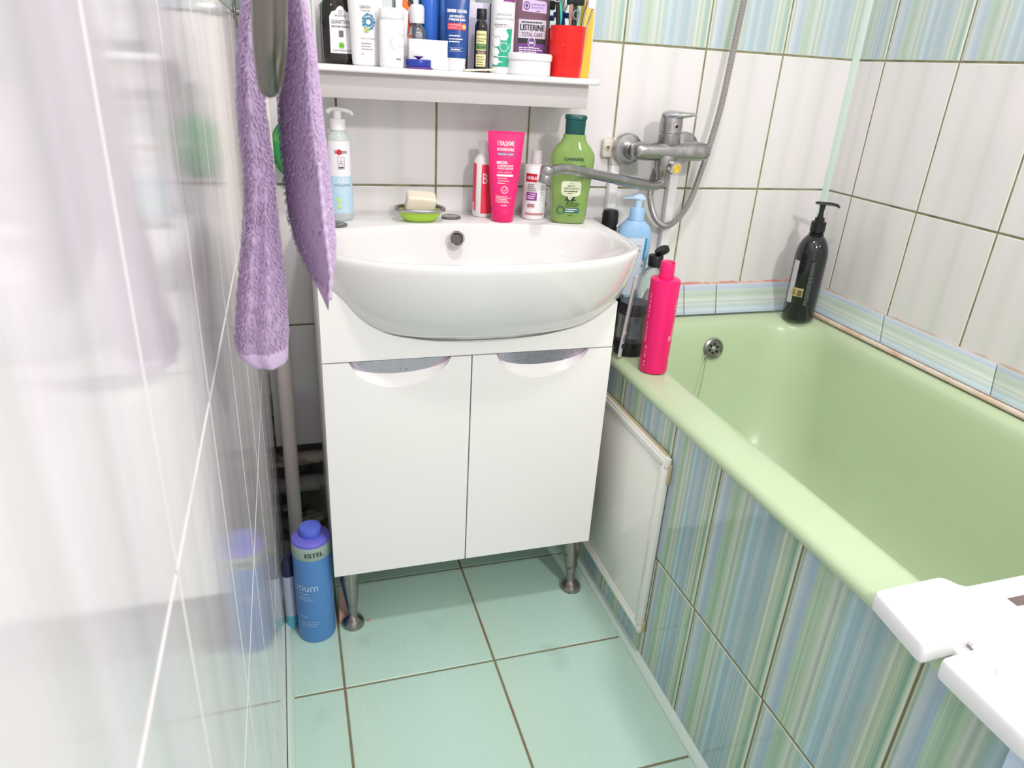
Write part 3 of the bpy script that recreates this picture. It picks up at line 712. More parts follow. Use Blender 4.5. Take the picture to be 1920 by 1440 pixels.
# ================================================================== MIRROR SHELF
SZ = 1.1132
t = Thing('bathroom_shelf', 'white bathroom shelf full of toiletries on the back wall', 'shelf', (.40, -.01, 1.06))
def shelf_poly():
    return [(.120, -.004), (.120, -.150), (.655, -.150), (.668, -.147), (.676, -.138), (.680, -.120), (.680, -.004)]
t.part('shelf_board', [prism(shelf_poly(), SZ - .0115, SZ - .0002, .004, seg=3)], WPLAST, world=True)
t.part('fascia', [box(.128, .6545, -.132, -.122, 1.0575, SZ - .0112, .001), box(.6445, .6545, -.1225, -.004, 1.0575, SZ - .0112, .001), box(.128, .138, -.1225, -.004, 1.0575, SZ - .0112, .001)], mat('fascia_plastic', (202, 196, 196), .35), world=True)
t = Thing('wall_mirror', 'white framed mirror behind the row of toiletries', 'mirror', (.41, -.01, SZ))
t.part('mirror_pane', [box(.150, .690, -.0165, -.0150, SZ + .002, 1.70)], mat('mirror_glass', (225, 232, 230), .01, 1.), world=True)
t.part('mirror_frame', [box(.124, .150, -.020, -.004, SZ, 1.72, .002), box(.1345, .1415, -.0245, -.0195, SZ, 1.70, .0015), box(.688, .7015, -.020, -.004, SZ + .0, 1.72, .002), box(.150, .688, -.020, -.004, 1.70, 1.72, .002), box(.150, .688, -.014, -.004, SZ, 1.70)], WPLAST, world=True)

# ================================================================== TOILETRIES
INK = mat('black_ink', (38, 38, 42), .5); GINK = mat('grey_ink', (140, 140, 145), .5); WINK = mat('white_ink', (245, 240, 245), .5)
PAPER = mat('label_paper', (242, 238, 244), .4); WBOT = mat('white_bottle', (244, 242, 243), .25, coat=.3)
NAVY = mat('navy_plastic', (34, 58, 120), .3); RED = mat('red_plastic', (232, 34, 30), .28, spot=((240, 180, 175), 130, .70, .76)); YEL = mat('yellow_plastic', (240, 200, 70), .45)
def round_sh(rs, n=40, e=2., ratio=1.): return Shell([(z, r, r * ratio) for z, r in rs], e, n)
def face(x, y=0): return -math.atan2(x - CAM.x, -(CAM.y - y))

# -- shelf, left to right
def bottle(name, label, cat, loc, rz, body, bmat, group='toiletries on the mirror shelf', tilt=None):
    t = Thing(name, label, cat, loc, rz, group, tilt)
    t.b = t.part('body', [body.geo()], bmat); return t
def lab(t, sh, pieces, m, off=.0004, name='label', parent=None): return t.part(name, sh.wrap(pieces, off), m, parent=parent, fix=False)
def let(t, sh, pieces, mats, parent=None, off=.0008): return t.part('lettering', [q for i, p in enumerate(pieces) for q in sh.wrap([p], off + i * .000012)], mats, parent=parent, fix=False)

G = 'toiletries on the mirror shelf'
AMBER = mat('dark_amber', (30, 20, 16), .1, coat=.5)
sh = Shell([(0, .024, .015), (.003, .029, .019), (.01, .031, .021), (.05, .0315, .0215), (.09, .031, .021), (.1, .0295, .020), (.108, .025, .018), (.114, .016, .014), (.12, .011, .011), (.13, .011, .011)], 2.7)
t = bottle('shampoo_bottle', 'dark amber shampoo bottle with arched white label, leftmost on the shelf', 'bottle', (.1805, -.0500, SZ), -.06, sh, AMBER)
t.part('cap', [lathe([(.013, .128), (.013, .150), (.012, .152)], 28)], BLACKP)
arch = [(-.0165, .018), (.024, .018), (.024, .078), (.019, .086), (.0125, .088), (.008, .094), (.0035, .0965), (-.001, .094), (-.0055, .088), (-.012, .086), (-.0165, .078)]
l = lab(t, sh, poly2d(arch), PAPER)
let(t, sh, text2d('ШАМПУНЬ', .0045, .067, .0085, .034, mi=0) + text2d('ПРОТИВ ПЕРХОТИ', .0045, .0605, .0045, .035, mi=0, bold=.0001) + rect2d(-.0005, .0075, .045, .056, 1) + rect2d(-.0005, .0075, .0265, .036, 2) + text2d('2в1', .0035, .0285, .007, mi=0) + text2d('С ЦИНК ПИРИТИОНОМ', .0045, .0215, .0035, .034) + ring2d(.0035, .0865, .003, .0007, 1) + text2d('BIOZONE', .0035, .0785, .0045, .02, mi=1), [INK, mat('label_grey', (110, 110, 115), .5), mat('label_green', (120, 205, 60), .5)], l)

sh = Shell([(0, .0235, .014), (.002, .0260, .016), (.01, .0270, .017), (.06, .0285, .019), (.12, .0335, .020), (.16, .035, .019), (.175, .030, .015)], 2.4)
t = bottle('shampoo_bottle', 'white tapering shampoo bottle with a blue ring emblem and blue top', 'bottle', (.2260, -.0905, SZ), -.1, sh, WBOT)
l = lab(t, sh, poly2d([(-.033, .119), (-.01, .112), (.004, .110), (.018, .108), (.034, .116), (.036, .16), (-.036, .16)]), mat('sky_blue_print', (64, 150, 228), .35))
TL = mat('teal_ring', (70, 140, 175), .5); LG = mat('lime_badge', (190, 205, 110), .5)
dots = []
for i in range(14):
    a = 2 * PI * i / 14; dots += circ2d(.004 + .0095 * math.cos(a), .072 + .012 * math.sin(a), .0018 if i % 2 else .0025, 1, 8)
let(t, sh, text2d('Циновит', -.0005, .093, .0085, .019, mi=0) + text2d('шампунь', .0, .0885, .004, .016, mi=0) + ring2d(.004, .072, .0078, .0035, 1) + dots + circ2d(.0005, .0585, .0045, 2) + text2d('2', .0005, .0562, .006, mi=0) + text2d('Шампунь с мочевиной', .0025, .044, .0033, .025, mi=0) + smalltext(-.009, .015, .026, .040, 3, 0, 3, .25) + ring2d(-.007, .0195, .0025, .0006, 0, 4), [GINK, TL, LG])

sh = Shell([(0, .0200, .0155), (.002, .0215, .017), (.005, .0218, .0175), (.0775, .0218, .0175), (.0785, .0211, .0168), (.0795, .0218, .0175), (.0895, .0218, .0172), (.094, .022, .016), (.096, .018, .013)], 2.8)
t = bottle('deodorant_stick', 'plain white deodorant container with a seam below its lid and a thin grey circle', 'deodorant', (.2665, -.1285, SZ), -.16, sh, WBOT)
let(t, sh, ring2d(.014, .041, .0145, .0007, 0, 28, 50, 240) + text2d('нежность', .017, .034, .003, .012) + smalltext(.008, .02, .012, .0165, 1, 1, 4, .6) + rect2d(-.0235, .0235, .0777, .0783, 0) + smalltext(-.004, -.0015, .03, .048, 6, 0, 8, .3), [mat('pale_grey_ink', (190, 188, 192), .5), GINK])

t = Thing('carton', 'tall pale carton with orange and black print behind the white containers', 'box', (.305, -.035, SZ), -.12, G)
t.part('box', [box(-.017, .017, -.0085, .0085, 0, .160, .0006)], PAPER)
fl = Flat(Tr(0, -.0085, 0))
ORG = mat('orange_print', (232, 120, 50), .5)
t.part('print', fl.wrap(poly2d([(-.005, .105), (.006, .098), (.010, .112), (.002, .118), (-.004, .116)], 0) + poly2d([(.004, .055), (.014, .06), (.015, .09), (.007, .095)], 2) + poly2d([(.006, .045), (.0165, .045), (.0165, .058), (.006, .058)], 0) + circ2d(.011, .112, .0055, 1, 16, .008) + rect2d(.0095, .0165, 0, .022, 1)), [ORG, INK, mat('brick_print', (200, 80, 60), .5)], fix=False)

t = Thing('small_bottle', 'small clear bottle with white flip cap standing behind a white box', 'bottle', (.326, -.050, SZ), 0, G)
sh = round_sh([(0, .014), (.003, .0165), (.060, .0165), (.068, .015), (.074, .010), (.078, .009)], 28)
CLR = mat('clear_plastic', (235, 235, 240), .05, 0, .92, 1.45); LIQ = mat('pale_liquid', (236, 234, 240), .1, 0, .3, 1.33)
t.part('body', [sh.geo()], CLR); t.part('liquid', [lathe([(.0135, .002), (.0142, .004), (.0142, .050)], 28)], LIQ)
t.part('cap', [lathe([(.0135, .078), (.0142, .081), (.0142, .102), (.0125, .108), (.009, .110)], 28)], WPLAST)

t = Thing('blue_bottle', 'tall royal blue plastic bottle behind the white box', 'bottle', (.354, -.036, SZ), 0, G)
t.part('body', [lathe([(.014, 0), (.016, .003), (.0165, .10), (.0155, .14), (.009, .155)], 28)], mat('royal_blue_plastic', (52, 108, 205), .3)); t.part('cap', [lathe([(.010, .155), (.010, .175)], 20)], WPLAST)
t = Thing('blue_bottle', 'paler blue slim bottle between royal blue bottle and the navy tube', 'bottle', (.381, -.038, SZ), 0, G)
t.part('body', [lathe([(.0075, 0), (.009, .003), (.009, .11), (.0085, .14), (.006, .15)], 24)], mat('mid_blue_plastic', (84, 140, 220), .35)); t.part('cap', [lathe([(.007, .15), (.007, .17)], 20)], WPLAST)

t = Thing('small_box', 'plain white rectangular box on the shelf behind a blue round case', 'box', (.3415, -.083, SZ), -.07, G)
t.part('box', [box(-.0375, .0375, -.014, .014, 0, .0485, .0012)], WBOT)
t.part('lid', [box(-.0379, .0379, -.0143, .0143, .0465, .0505, .001)], WBOT)
t = Thing('round_case', 'small flat royal blue round case with a purple knob at the shelf edge', 'case', (.3165, -.1225, SZ), 0, G)
t.part('base', [lathe([(.023, 0), (.0245, .001), (.0245, .0028), (.022, .0032)], 36, cx=.002)], mat('purple_plastic', (120, 70, 150), .35))
t.part('case', [lathe([(.0225, .0032), (.0232, .0045), (.0232, .0145), (.0222, .016)], 36)], mat('royal_case', (44, 62, 165), .3))
t.part('knob', [lathe([(.003, .016), (.004, .018), (.0095, .0205), (.0085, .0215)], 24)], mat('purple_plastic', (120, 70, 150), .35))

# navy peeling tube standing on its white cap
def tube_shell(z0, z1, r0, w1, d1=.0015, n=14, e=2.):
    L_ = []
    for i in range(n + 1):
        t = i / n; L_.append((z0 + (z1 - z0) * t, r0 + (w1 - r0) * t ** .8, r0 * (1 - t ** 1.3) + d1 * t ** 1.3))
    return Shell(L_, e)
NAVT = mat('navy_tube', (32, 74, 150), .3)
sh = tube_shell(.0225, .150, .0195, .0245)
t = bottle('cosmetic_tube', 'navy blue facial peeling tube standing on a white cap', 'tube', (.3935, -.092, SZ), -.2, sh, NAVT)
t.part('cap', [lathe([(.017, 0), (.0182, .002), (.0178, .012), (.0188, .022), (.018, .0228)], 32)], WBOT)
grid = []
for i in range(9): grid += rect2d(-.016 + .004 * i - .0001, -.016 + .004 * i + .0001, .03, .118, 2, 1)
for i in range(20): grid += rect2d(-.018, .018, .031 + .0043 * i - .0001, .031 + .0043 * i + .0001, 2, 6)
let(t, sh, grid + text2d('БИО ПИЛИНГ:)', 0, .124, .007, .034, bold=.0002) + text2d('ПИЛИНГ-СКАТКА', 0, .0985, .0075, .036, bold=.0003) + text2d('ДЛЯ ГЛУБОКОГО', 0, .0905, .0052, .027, bold=.0002) + text2d('ОЧИЩЕНИЯ КОЖИ', 0, .085, .0052, .030, bold=.0002) + rect2d(-.017, .0165, .070, .081, 1) + text2d('с гликолевой', -.004, .077, .0035, .022) + text2d('кислотой', -.008, .0725, .0035, .014) + circ2d(.0135, .0755, .004, 3) + smalltext(-.014, .014, .058, .062, 1, 0, 3, .5) + smalltext(-.014, .015, .048, .057, 2, 0, 5, .4) + ring2d(0, .037, .001, .001, 0, 8) + rect2d(-.013, .013, .0395, .0399, 0) + rect2d(-.013, .013, .0335, .0339, 0) + smalltext(-.010, .011, .0345, .039, 1, 0, 9, .5), [WINK, mat('coral_band', (238, 70, 90), .4), mat('grid_blue', (70, 120, 190), .4), mat('badge_yellow', (250, 200, 110), .5)])

t = Thing('small_box', 'tall pale lilac box with thin dark edges behind the little oil bottle', 'box', (.4505, -.033, SZ), -.1, G)
t.part('box', [box(-.0215, .0215, -.008, .008, 0, .1225, .0005)], mat('lilac_card', (226, 218, 236), .5))
t.part('edge', [box(-.0225, -.0205, -.0088, -.0075, 0, .1225), box(.0205, .0225, -.0088, -.0075, 0, .1225), box(-.0275, -.0225, -.007, .006, 0, .1215)], [mat('dark_green_card', (52, 72, 66), .5)])
t = Thing('oil_bottle', 'tiny black oil bottle with cream and green label', 'bottle', (.4435, -.083, SZ), -.14, G)
sh = round_sh([(0, .010), (.002, .012), (.078, .0122), (.083, .0115), (.088, .009), (.090, .0085)], 28)
BG = mat('dark_glass', (22, 22, 26), .08, coat=.5)
t.part('body', [sh.geo()], BG); t.part('cap', [lathe([(.0095, .091), (.0098, .093), (.0098, .108), (.009, .1095)], 24)], BLACKP)
l = lab(t, sh, rect2d(-.0105, .0105, .010, .072), mat('cream_label', (236, 226, 170), .45))
let(t, sh, rect2d(-.0106, .0106, .040, .050, 1) + text2d('реп. масло', 0, .0425, .005, .017, bold=.0001) + rect2d(-.0106, .0106, .032, .038, 2) + text2d('ВОЛОС', .001, .033, .0045, .014, mi=3) + text2d('BONNE', 0, .064, .0045, .014) + smalltext(-.008, .009, .053, .061, 2, 0, 2, .25) + smalltext(-.008, .009, .012, .030, 4, 0, 7, .25), [mat('dark_green_ink', (40, 60, 40), .5), mat('label_moss', (110, 150, 90), .5), mat('brown_band', (90, 60, 45), .5), PAPER], l)

sh = Shell([(0, .0205, .0195), (.0015, .0215, .0205), (.0115, .0215, .0205), (.012, .0228, .0215), (.15, .0228, .0215), (.155, .018, .017)], 2.)
t = bottle('conditioner_bottle', 'white cylindrical conditioner bottle with a green honeycomb pattern', 'bottle', (.4855, -.083, SZ), -.2, sh, WBOT)
GR = mat('honeycomb_green', (44, 172, 140), .4)
art = poly2d([(-.014, .012), (.024, .012), (.026, .078), (.014, .078), (.004, .060), (-.004, .050), (-.0115, .034), (-.006, .024)], 0)
art = [([(v[0] - .007, v[1], 0) for v in p[0]], p[1], p[2]) for p in art]
hx_ = []
for cx, cy, r, m in ((-.012, .072, .0085, 1), (.0015, .066, .0095, 1), (-.012, .054, .0085, 1), (-.0135, .037, .0085, 1), (-.012, .021, .0075, 1)): hx_ += circ2d(cx, cy, r, m, 6) + ring2d(cx, cy, r, .0006, 2, 6)
hx_ += ring2d(.0025, .0465, .0088, .0012, 1, 6) + ring2d(.019, .046, .0075, .0008, 1, 6)
let(t, sh, art, [GR], off=.0004)
let(t, sh, hx_ + text2d('HYALURON', .002, .100, .0055, .028, mi=3) + text2d('КОНДИЦИОНЕР ФИЛЛЕР', .003, .093, .0045, .037, mi=3) + smalltext(-.018, .018, .083, .088, 1, 3, 3, .3) + text2d('УВЛАЖНЕНИЕ, БЛЕСК', .001, .0795, .0035, .033, mi=4) + rect2d(-.0016, .024, .124, .137, 5) + text2d('STYLE', .011, .1275, .0095, .022, mi=1, bold=.0003) + rect2d(-.018, .012, .141, .147, 5) + smalltext(-.010, .016, .028, .033, 1, 1, 4, .3) + smalltext(-.019, .008, .0185, .0225, 1, 1, 4, .6), [GR, WBOT, mat('pale_hex', (205, 212, 210), .5), GINK, mat('rose_ink', (170, 120, 135), .5), mat('plum_ink', (142, 44, 126), .5)], off=.0011)

LILQ = mat('lilac_mouthwash', (150, 112, 130), .06, 0, .35, 1.4); MCL = mat('mouthwash_clear', (206, 196, 204), .06, 0, .75, 1.4)
sh = Shell([(0, .036, .015), (.003, .0385, .0165), (.080, .0385, .0165), (.086, .0365, .0155), (.089, .0385, .0165), (.115, .0370, .0165), (.128, .027, .0155), (.137, .017, .013), (.142, .014, .012)], 3.6, 48)
KZ = 1.19
sh.L = [(z * KZ, a, b) for z, a, b in sh.L]
def zk(ps): return [([(v[0], v[1] * KZ + .0015, v[2]) for v in p[0]], p[1], p[2]) for p in ps]
t = bottle('mouthwash_bottle', 'purple mouthwash bottle with black and violet label behind a white tin', 'bottle', (.5530, -.040, SZ), -.16, sh, LILQ)
t.part('cap', [lathe([(.015, .142 * KZ), (.015, .19)], 28)], mat('plum_cap', (110, 60, 120), .3))
l = lab(t, sh, zk(rect2d(-.0235, .0315, .0235, .0825)), mat('silver_label', (206, 200, 212), .35))
let(t, sh, zk(rect2d(-.0235, .0315, .0465, .0545, 0) + rect2d(-.0235, .0315, .0235, .0465, 1) + circ2d(.004, .0485, .0078, 2) + circ2d(.004, .0485, .0070, 1)), [INK, mat('violet_print', (112, 62, 140), .4), WINK], l, .0007)
let(t, sh, zk(text2d('LISTERINE', .004, .0665, .0125, .048, mi=0, bold=.0004) + text2d('TOTAL CARE', .004, .0575, .0085, .042, mi=3, bold=.0001) + text2d('6в1', .004, .0462, .0062, .0095, mi=2, bold=.0003) + smalltext(-.018, .026, .077, .0805, 1, 0, 6, .5) + smalltext(-.021, .029, .0325, .042, 3, 2, 12, .45) + rect2d(.0115, .027, .0255, .0315, 2) + text2d('5мл', -.017, .026, .005, .009, mi=2)), [INK, INK, WINK, mat('mauve_ink', (120, 80, 120), .5)], l, .0011)
l2 = lab(t, sh, zk(poly2d([(-.018, .0945), (.031, .0925), (.031, .106), (.028, .110), (-.016, .1125), (-.018, .11)])), mat('lilac_label', (214, 190, 232), .4))
let(t, sh, zk(circ2d(-.0095, .1025, .0062, 0) + ring2d(-.0095, .1025, .0042, .001, 1) + text2d('КОМПЛЕКСНАЯ', .0125, .1035, .0035, .027, mi=0) + text2d('БЕЗОПАСНОСТЬ', .0115, .0990, .0035, .025, mi=0) + smalltext(.010, .020, .0945, .0965, 1, 0, 1, .5)), [mat('violet_print', (112, 62, 140), .4), WINK], l2)

t = Thing('round_tin', 'low round white lidded tin in front of the purple mouthwash', 'tin', (.5370, -.1005, SZ), 0, G)
t.part('base', [lathe([(.0415, 0), (.0432, .002), (.0432, .026)], 48)], WBOT); t.part('lid', [lathe([(.0448, .0262), (.0452, .0275), (.0452, .0355), (.0435, .0385), (.040, .0390)], 48)], WBOT)
single('emery_board', 'small cream emery board lying at the shelf edge', 'nail file', [box(-.033, .033, -.007, .007, 0, .0036, .0012)], mat('cream_board', (228, 222, 200), .8), (.4325, -.130, SZ + .0025), .06, G, Ry(math.radians(-3.5)))

# red cup and what stands in it
cupx, cupy = .6180, -.088
t = Thing('toothbrush_cup', 'scuffed bright red plastic cup holding brushes at the shelf end', 'cup', (cupx, cupy, SZ), 0, G)
t.part('cup', [lathe([(.0305, .0), (.0312, .0015), (.0325, .019), (.0332, .0195), (.0332, .0205), (.0335, .021), (.0352, .0915), (.0340, .0918), (.0335, .03), (.030, .004), (.001, .003)], 48)], RED)
def stick(name, label, cat, p0, p1, r, m, extra=None, mats=None):
    t = Thing(name, label, cat, (p0[0], p0[1], p0[2]), 0, 'things standing in the red cup')
    P0, P1 = Vector((0, 0, 0)), Vector(p1) - Vector(p0)
    t.part('handle', [tube([P0, P0.lerp(P1, .3), P0.lerp(P1, .6), P1], [r * .8, r, r, r * .7], 12)], m); t.P1 = P1; t.ax = P1.normalized()
    return t
z0 = SZ + .006
t = stick('toothbrush', 'black toothbrush with a turquoise grip stripe', 'toothbrush', (cupx - .014, cupy - .006, z0), (cupx - .033, cupy - .004, z0 + .175), .0042, BLACKP)
TQ = mat('turquoise_rubber', (70, 190, 178), .45)
a = t.ax
t.part('grip', [tube([a * .085 + Vector((.0035, -.001, 0)), a * .10 + Vector((.006, -.002, 0)), a * .118 + Vector((.0055, -.002, 0)), a * .130 + Vector((.003, -.001, 0))], [.0012, .0026, .0026, .0008], 10)], TQ)
t.part('ring', [tube([a * .1265 * k, a * (.1265 * k + .0012)], .0047, 12) for k in (1.0, 1.03, 1.06)], WINK)
t.part('brush_head', [box(a.x * .178 - .005, a.x * .178 + .005, -.0045, .0015, .165, .19, .002)], BLACKP); t.part('bristles', [box(a.x * .178 - .004, a.x * .178 + .004, -.0125, -.0046, .167, .188)], WINK)
t = stick('toothbrush', 'dark blue toothbrush leaning at the back of the red cup', 'toothbrush', (cupx - .004, cupy + .010, z0), (cupx - .016, cupy + .034, z0 + .17), .0036, NAVY)
t.part('brush_head', [box(t.P1.x - .005, t.P1.x + .005, t.P1.y - .004, t.P1.y + .002, t.P1.z - .012, t.P1.z + .012, .002)], NAVY)
t = stick('razor', 'navy razor leaning in the red cup behind the black one', 'razor', (cupx + .0, cupy + .002, z0), (cupx - .006, cupy + .02, z0 + .112), .0042, NAVY)
t.part('razor_head', [box(-.026, .014, .012, .020, .100, .110, .002), box(-.016, -.006, .010, .018, .085, .101, .002)], NAVY)
t = stick('razor', 'black razor with a grey oval in its handle standing in the red cup', 'razor', (cupx + .008, cupy - .010, z0), (cupx + .006, cupy - .006, z0 + .135), .0075, BLACKP)
t.part('oval_insert', [xf(tube(catmull([(.0065 * math.cos(i * PI / 6), -.0095, .0075 * math.sin(i * PI / 6)) for i in range(12)], 3, True), .0013, 8), Tr(-.001, .0, .105))], GINK)
t.part('razor_head', [box(-.018, .016, -.007, .006, .122, .140, .003)], BLACKP)
t = stick('tweezers', 'steel tweezers with a white end leaning right out of the red cup', 'tweezers', (cupx + .014, cupy - .004, z0), (cupx + .040, cupy + .006, z0 + .150), .0022, STEEL)
t.part('arm', [tube([(.004, -.004, 0), (.012, -.008, .06), (.030, -.004, .115), (.040, .006, .148)], .0020, 8)], CHROME)
t.part('tip', [box(.020, .034, -.008, -.003, .118, .138, .002)], WINK)
t = stick('toothbrush', 'mint handled toothbrush at the right rim of the red cup', 'toothbrush', (cupx + .016, cupy + .004, z0), (cupx + .030, cupy + .02, z0 + .16), .0042, mat('mint_handle', (176, 220, 200), .35))
t.part('brush_head', [box(t.P1.x - .005, t.P1.x + .005, t.P1.y - .004, t.P1.y + .002, t.P1.z - .01, t.P1.z + .012, .002)], WINK)
t = stick('comb', 'pinkish brown comb handle rising from the red cup', 'comb', (cupx + .004, cupy - .018, z0), (cupx - .004, cupy - .014, z0 + .115), .0032, mat('rose_brown', (168, 128, 118), .4))
t.part('teeth', [box(-.010, -.003, .002, .004, .095, .14)], mat('rose_brown', (168, 128, 118), .4))
t = Thing('nail_buffer', 'yellow board with rounded corners leaning beside the red cup', 'board', (.676, -.047, SZ), 0, G)
t.part('board', [prism([(-.0165, .004), (-.0125, 0), (.0060, 0), (.0095, .004), (.0105, .02), (.0098, .145), (-.012, .145)], -.004, .004, .001, mapf=lambda x, y, z: (x, z, y))], YEL)
t.part('edge', [tube([(.0095, 0, .004), (.0105, 0, .02), (.0099, 0, .144)], .0012, 6)], mat('brown_edge', (150, 110, 60), .6))

# -- washbasin deck
G2 = 'toiletries on the washbasin'
DZ = DK + .0022
GELB = mat('clear_gel_bottle', (214, 222, 220), .08, 0, .15, 1.45)
sh = round_sh([(0, .0225), (.003, .0245), (.06, .0240), (.12, .0225), (.150, .0215), (.158, .0195), (.163, .015), (.167, .0125)])
t = bottle('pump_bottle', 'clear gel pump bottle with white and light blue label beside the towel', 'bottle', (.1685, -.0835, DZ), .02, sh, GELB, G2)
t.part('collar', [lathe([(.0135, .167), (.0145, .168), (.0145, .186), (.0125, .188)], 28)], WPLAST)
pm = t.part('pump', [lathe([(.0075, .188), (.0075, .202)], 20), tube(catmull([(-.019, .0, .197), (-.012, 0, .2035), (0, 0, .205), (.014, 0, .203), (.024, 0, .200), (.028, 0, .1945)], 4), [.0025] + [.0055] * 12 + [.0045] * 6 + [.0035, .0035], 12, flat=.55)], WPLAST)
l = lab(t, sh, rect2d(-.0265, .0265, .085, .149), PAPER); l2 = lab(t, sh, rect2d(-.0285, .0285, .014, .085, nx=14), mat('label_sky', (190, 222, 238), .4))
let(t, sh, text2d('S', -.0085, .1265, .0085, mi=0, bold=.0002) + circ2d(-.0015, .1295, .0052, 1) + text2d('E', -.0015, .127, .006, mi=3) + text2d('DO', .0085, .1265, .0085, .0095, mi=0, bold=.0002) + [p for a in ((-.0045, .0075, .1205, .1211), (-.0045, .0075, .0985, .0991)) for p in rect2d(*a, 0)] + rect2d(-.0047, -.0041, .0985, .1211, 0, 1) + rect2d(.0071, .0077, .0985, .1211, 0, 1) + line2d(-.003, .113, .006, .113, .0005) + line2d(.0015, .119, .0015, .113, .0005) + line2d(-.003, .109, .006, .109, .0005) + line2d(.0015, .112, -.002, .104, .0005) + line2d(.0015, .109, .0055, .104, .0005) + smalltext(-.003, .006, .0995, .103, 1, 0, 2, .7), [INK, mat('seal_red', (214, 50, 62), .5), GINK, INK], l)
let(t, sh, text2d('GEL', .0045, .073, .0115, .021, mi=0, bold=.0003) + text2d('HYALURONIC', .004, .0665, .0055, .033, mi=1) + smalltext(-.008, .012, .057, .062, 1, 0, 2, .2) + smalltext(-.006, .01, .052, .056, 1, 0, 4, .4) + circ2d(-.0055, .0405, .0048, 2) + circ2d(-.0045, .0285, .0048, 2) + smalltext(-.008, .022, .018, .022, 1, 0, 4, .4) + text2d('А', -.0055, .0385, .005, mi=0) + text2d('И', -.0045, .0265, .005, mi=0), [WINK, mat('dusk_ink', (110, 125, 160), .5), mat('badge_lime', (196, 232, 150), .5)], l2)
def stopper(name, label, loc, r, knurl):
    t = Thing(name, label, 'drain stopper', loc, 0, 'metal stoppers on the washbasin')
    t.part('rim', [lathe([(r * .85, 0), (r, .0012), (r, .003), (r * .88, .0042), (r * .8, .0034)], 40)], STEEL)
    t.part('centre', [lathe([(r * .78, .0030), (r * .5, .0040), (r * .2, .0030)], 36)] + ([tube([(-r * .3, -.002, .0036), (r * .3, .003, .0038)], .0015, 6)] if knurl else []), DCHROME)
stopper('sink_stopper', 'ridged steel sink stopper in front of the gel pump bottle', (.1545, -.148, DZ), .0205, 1)
stopper('sink_stopper', 'flat grey steel disc just right of the soap dish', (.393, -.079, DZ), .0205, 0)
t = Thing('soap_dish', 'lime green soap dish with a chrome oval rim', 'soap dish', (.3225, -.106, DZ), -.05, None)
t.part('bowl', [loft([ring(.024, .016, 0, 40, 2.4), ring(.033, .022, .003, 40, 2.4), ring(.040, .028, .012, 40, 2.4), ring(.0435, .0315, .0215, 40, 2.4), ring(.041, .029, .0215, 40, 2.4), ring(.038, .026, .012, 40, 2.4), ring(.02, .014, .006, 40, 2.4)])], mat('lime_plastic', (176, 222, 66), .3))
t.part('rim', [tube([Vector(p) for p in ring(.0485, .0345, .0245, 48, 2.5)] + [Vector(ring(.0485, .0345, .0245, 48, 2.5)[0])], .0036, 10), loft([ring(.0475, .0335, .0235, 40, 2.4), ring(.043, .030, .0205, 40, 2.4), ring(.039, .026, .0150, 40, 2.4)], False, False)], DCHROME)
def soapbar():
    bm = bmesh.new(); bmesh.ops.create_cube(bm, size=1)
    for v in bm.verts: v.co = Vector((v.co.x * .058, v.co.y * .036, v.co.z * .036))
    bmesh.ops.subdivide_edges(bm, edges=list(bm.edges), cuts=4, use_grid_fill=True)
    r = random.Random(3)
    for v in bm.verts:
        v.co.z += .0022 * math.sin(v.co.x * 45 + 1.2) * (v.co.z > 0) + .0008 * math.sin(v.co.y * 90); v.co.x += .0008 * math.sin(v.co.z * 90)
    bmesh.ops.bevel(bm, geom=[e for e in bm.edges if len(e.link_faces) == 2 and e.calc_face_angle() > 1], offset=.0045, segments=3, profile=.5, affect='EDGES')
    return frombm(bm)
t = Thing('soap_bar', 'cracked cream bar of soap lying in the green dish', 'soap', (.3235, -.105, DZ + .0345), -.08, None, Rx(math.radians(14)) @ Ry(math.radians(5)))
t.part('bar', [soapbar()], mat('cream_soap', (242, 232, 212), .45, sss=.15))
t.part('crack', [tube([(.002, .014, .0205), (.008, .004, .0190), (.014, -.006, .0175), (.018, -.012, .0160)], .0006, 6)], mat('crack_brown', (150, 110, 70), .8))

CORAL = mat('coral_label', (238, 62, 88), .35)
sh = round_sh([(0, .019), (.003, .0212), (.105, .0212), (.114, .020), (.122, .016), (.127, .011), (.130, .010)])
t = bottle('lotion_bottle', 'white round bottle with coral red label partly behind the pink tube', 'bottle', (.4655, -.0565, DZ), -.2, sh, WBOT, G2)
t.part('cap', [lathe([(.0108, .130), (.0112, .132), (.0112, .150), (.0100, .1525)], 28)], WBOT)
l = lab(t, sh, rect2d(-.0045, .028, .008, .108, nx=14), CORAL); l2 = lab(t, sh, poly2d([(-.031, .018), (-.0165, .012), (-.0165, .108), (-.031, .112)]), CORAL)
let(t, sh, text2d('B', .003, .070, .030, .0095), [WINK], l); let(t, sh, rect2d(-.027, -.020, .014, .030, 0) + smalltext(-.026, -.021, .016, .028, 5, 1, 2, .4), [PAPER, INK], l2)

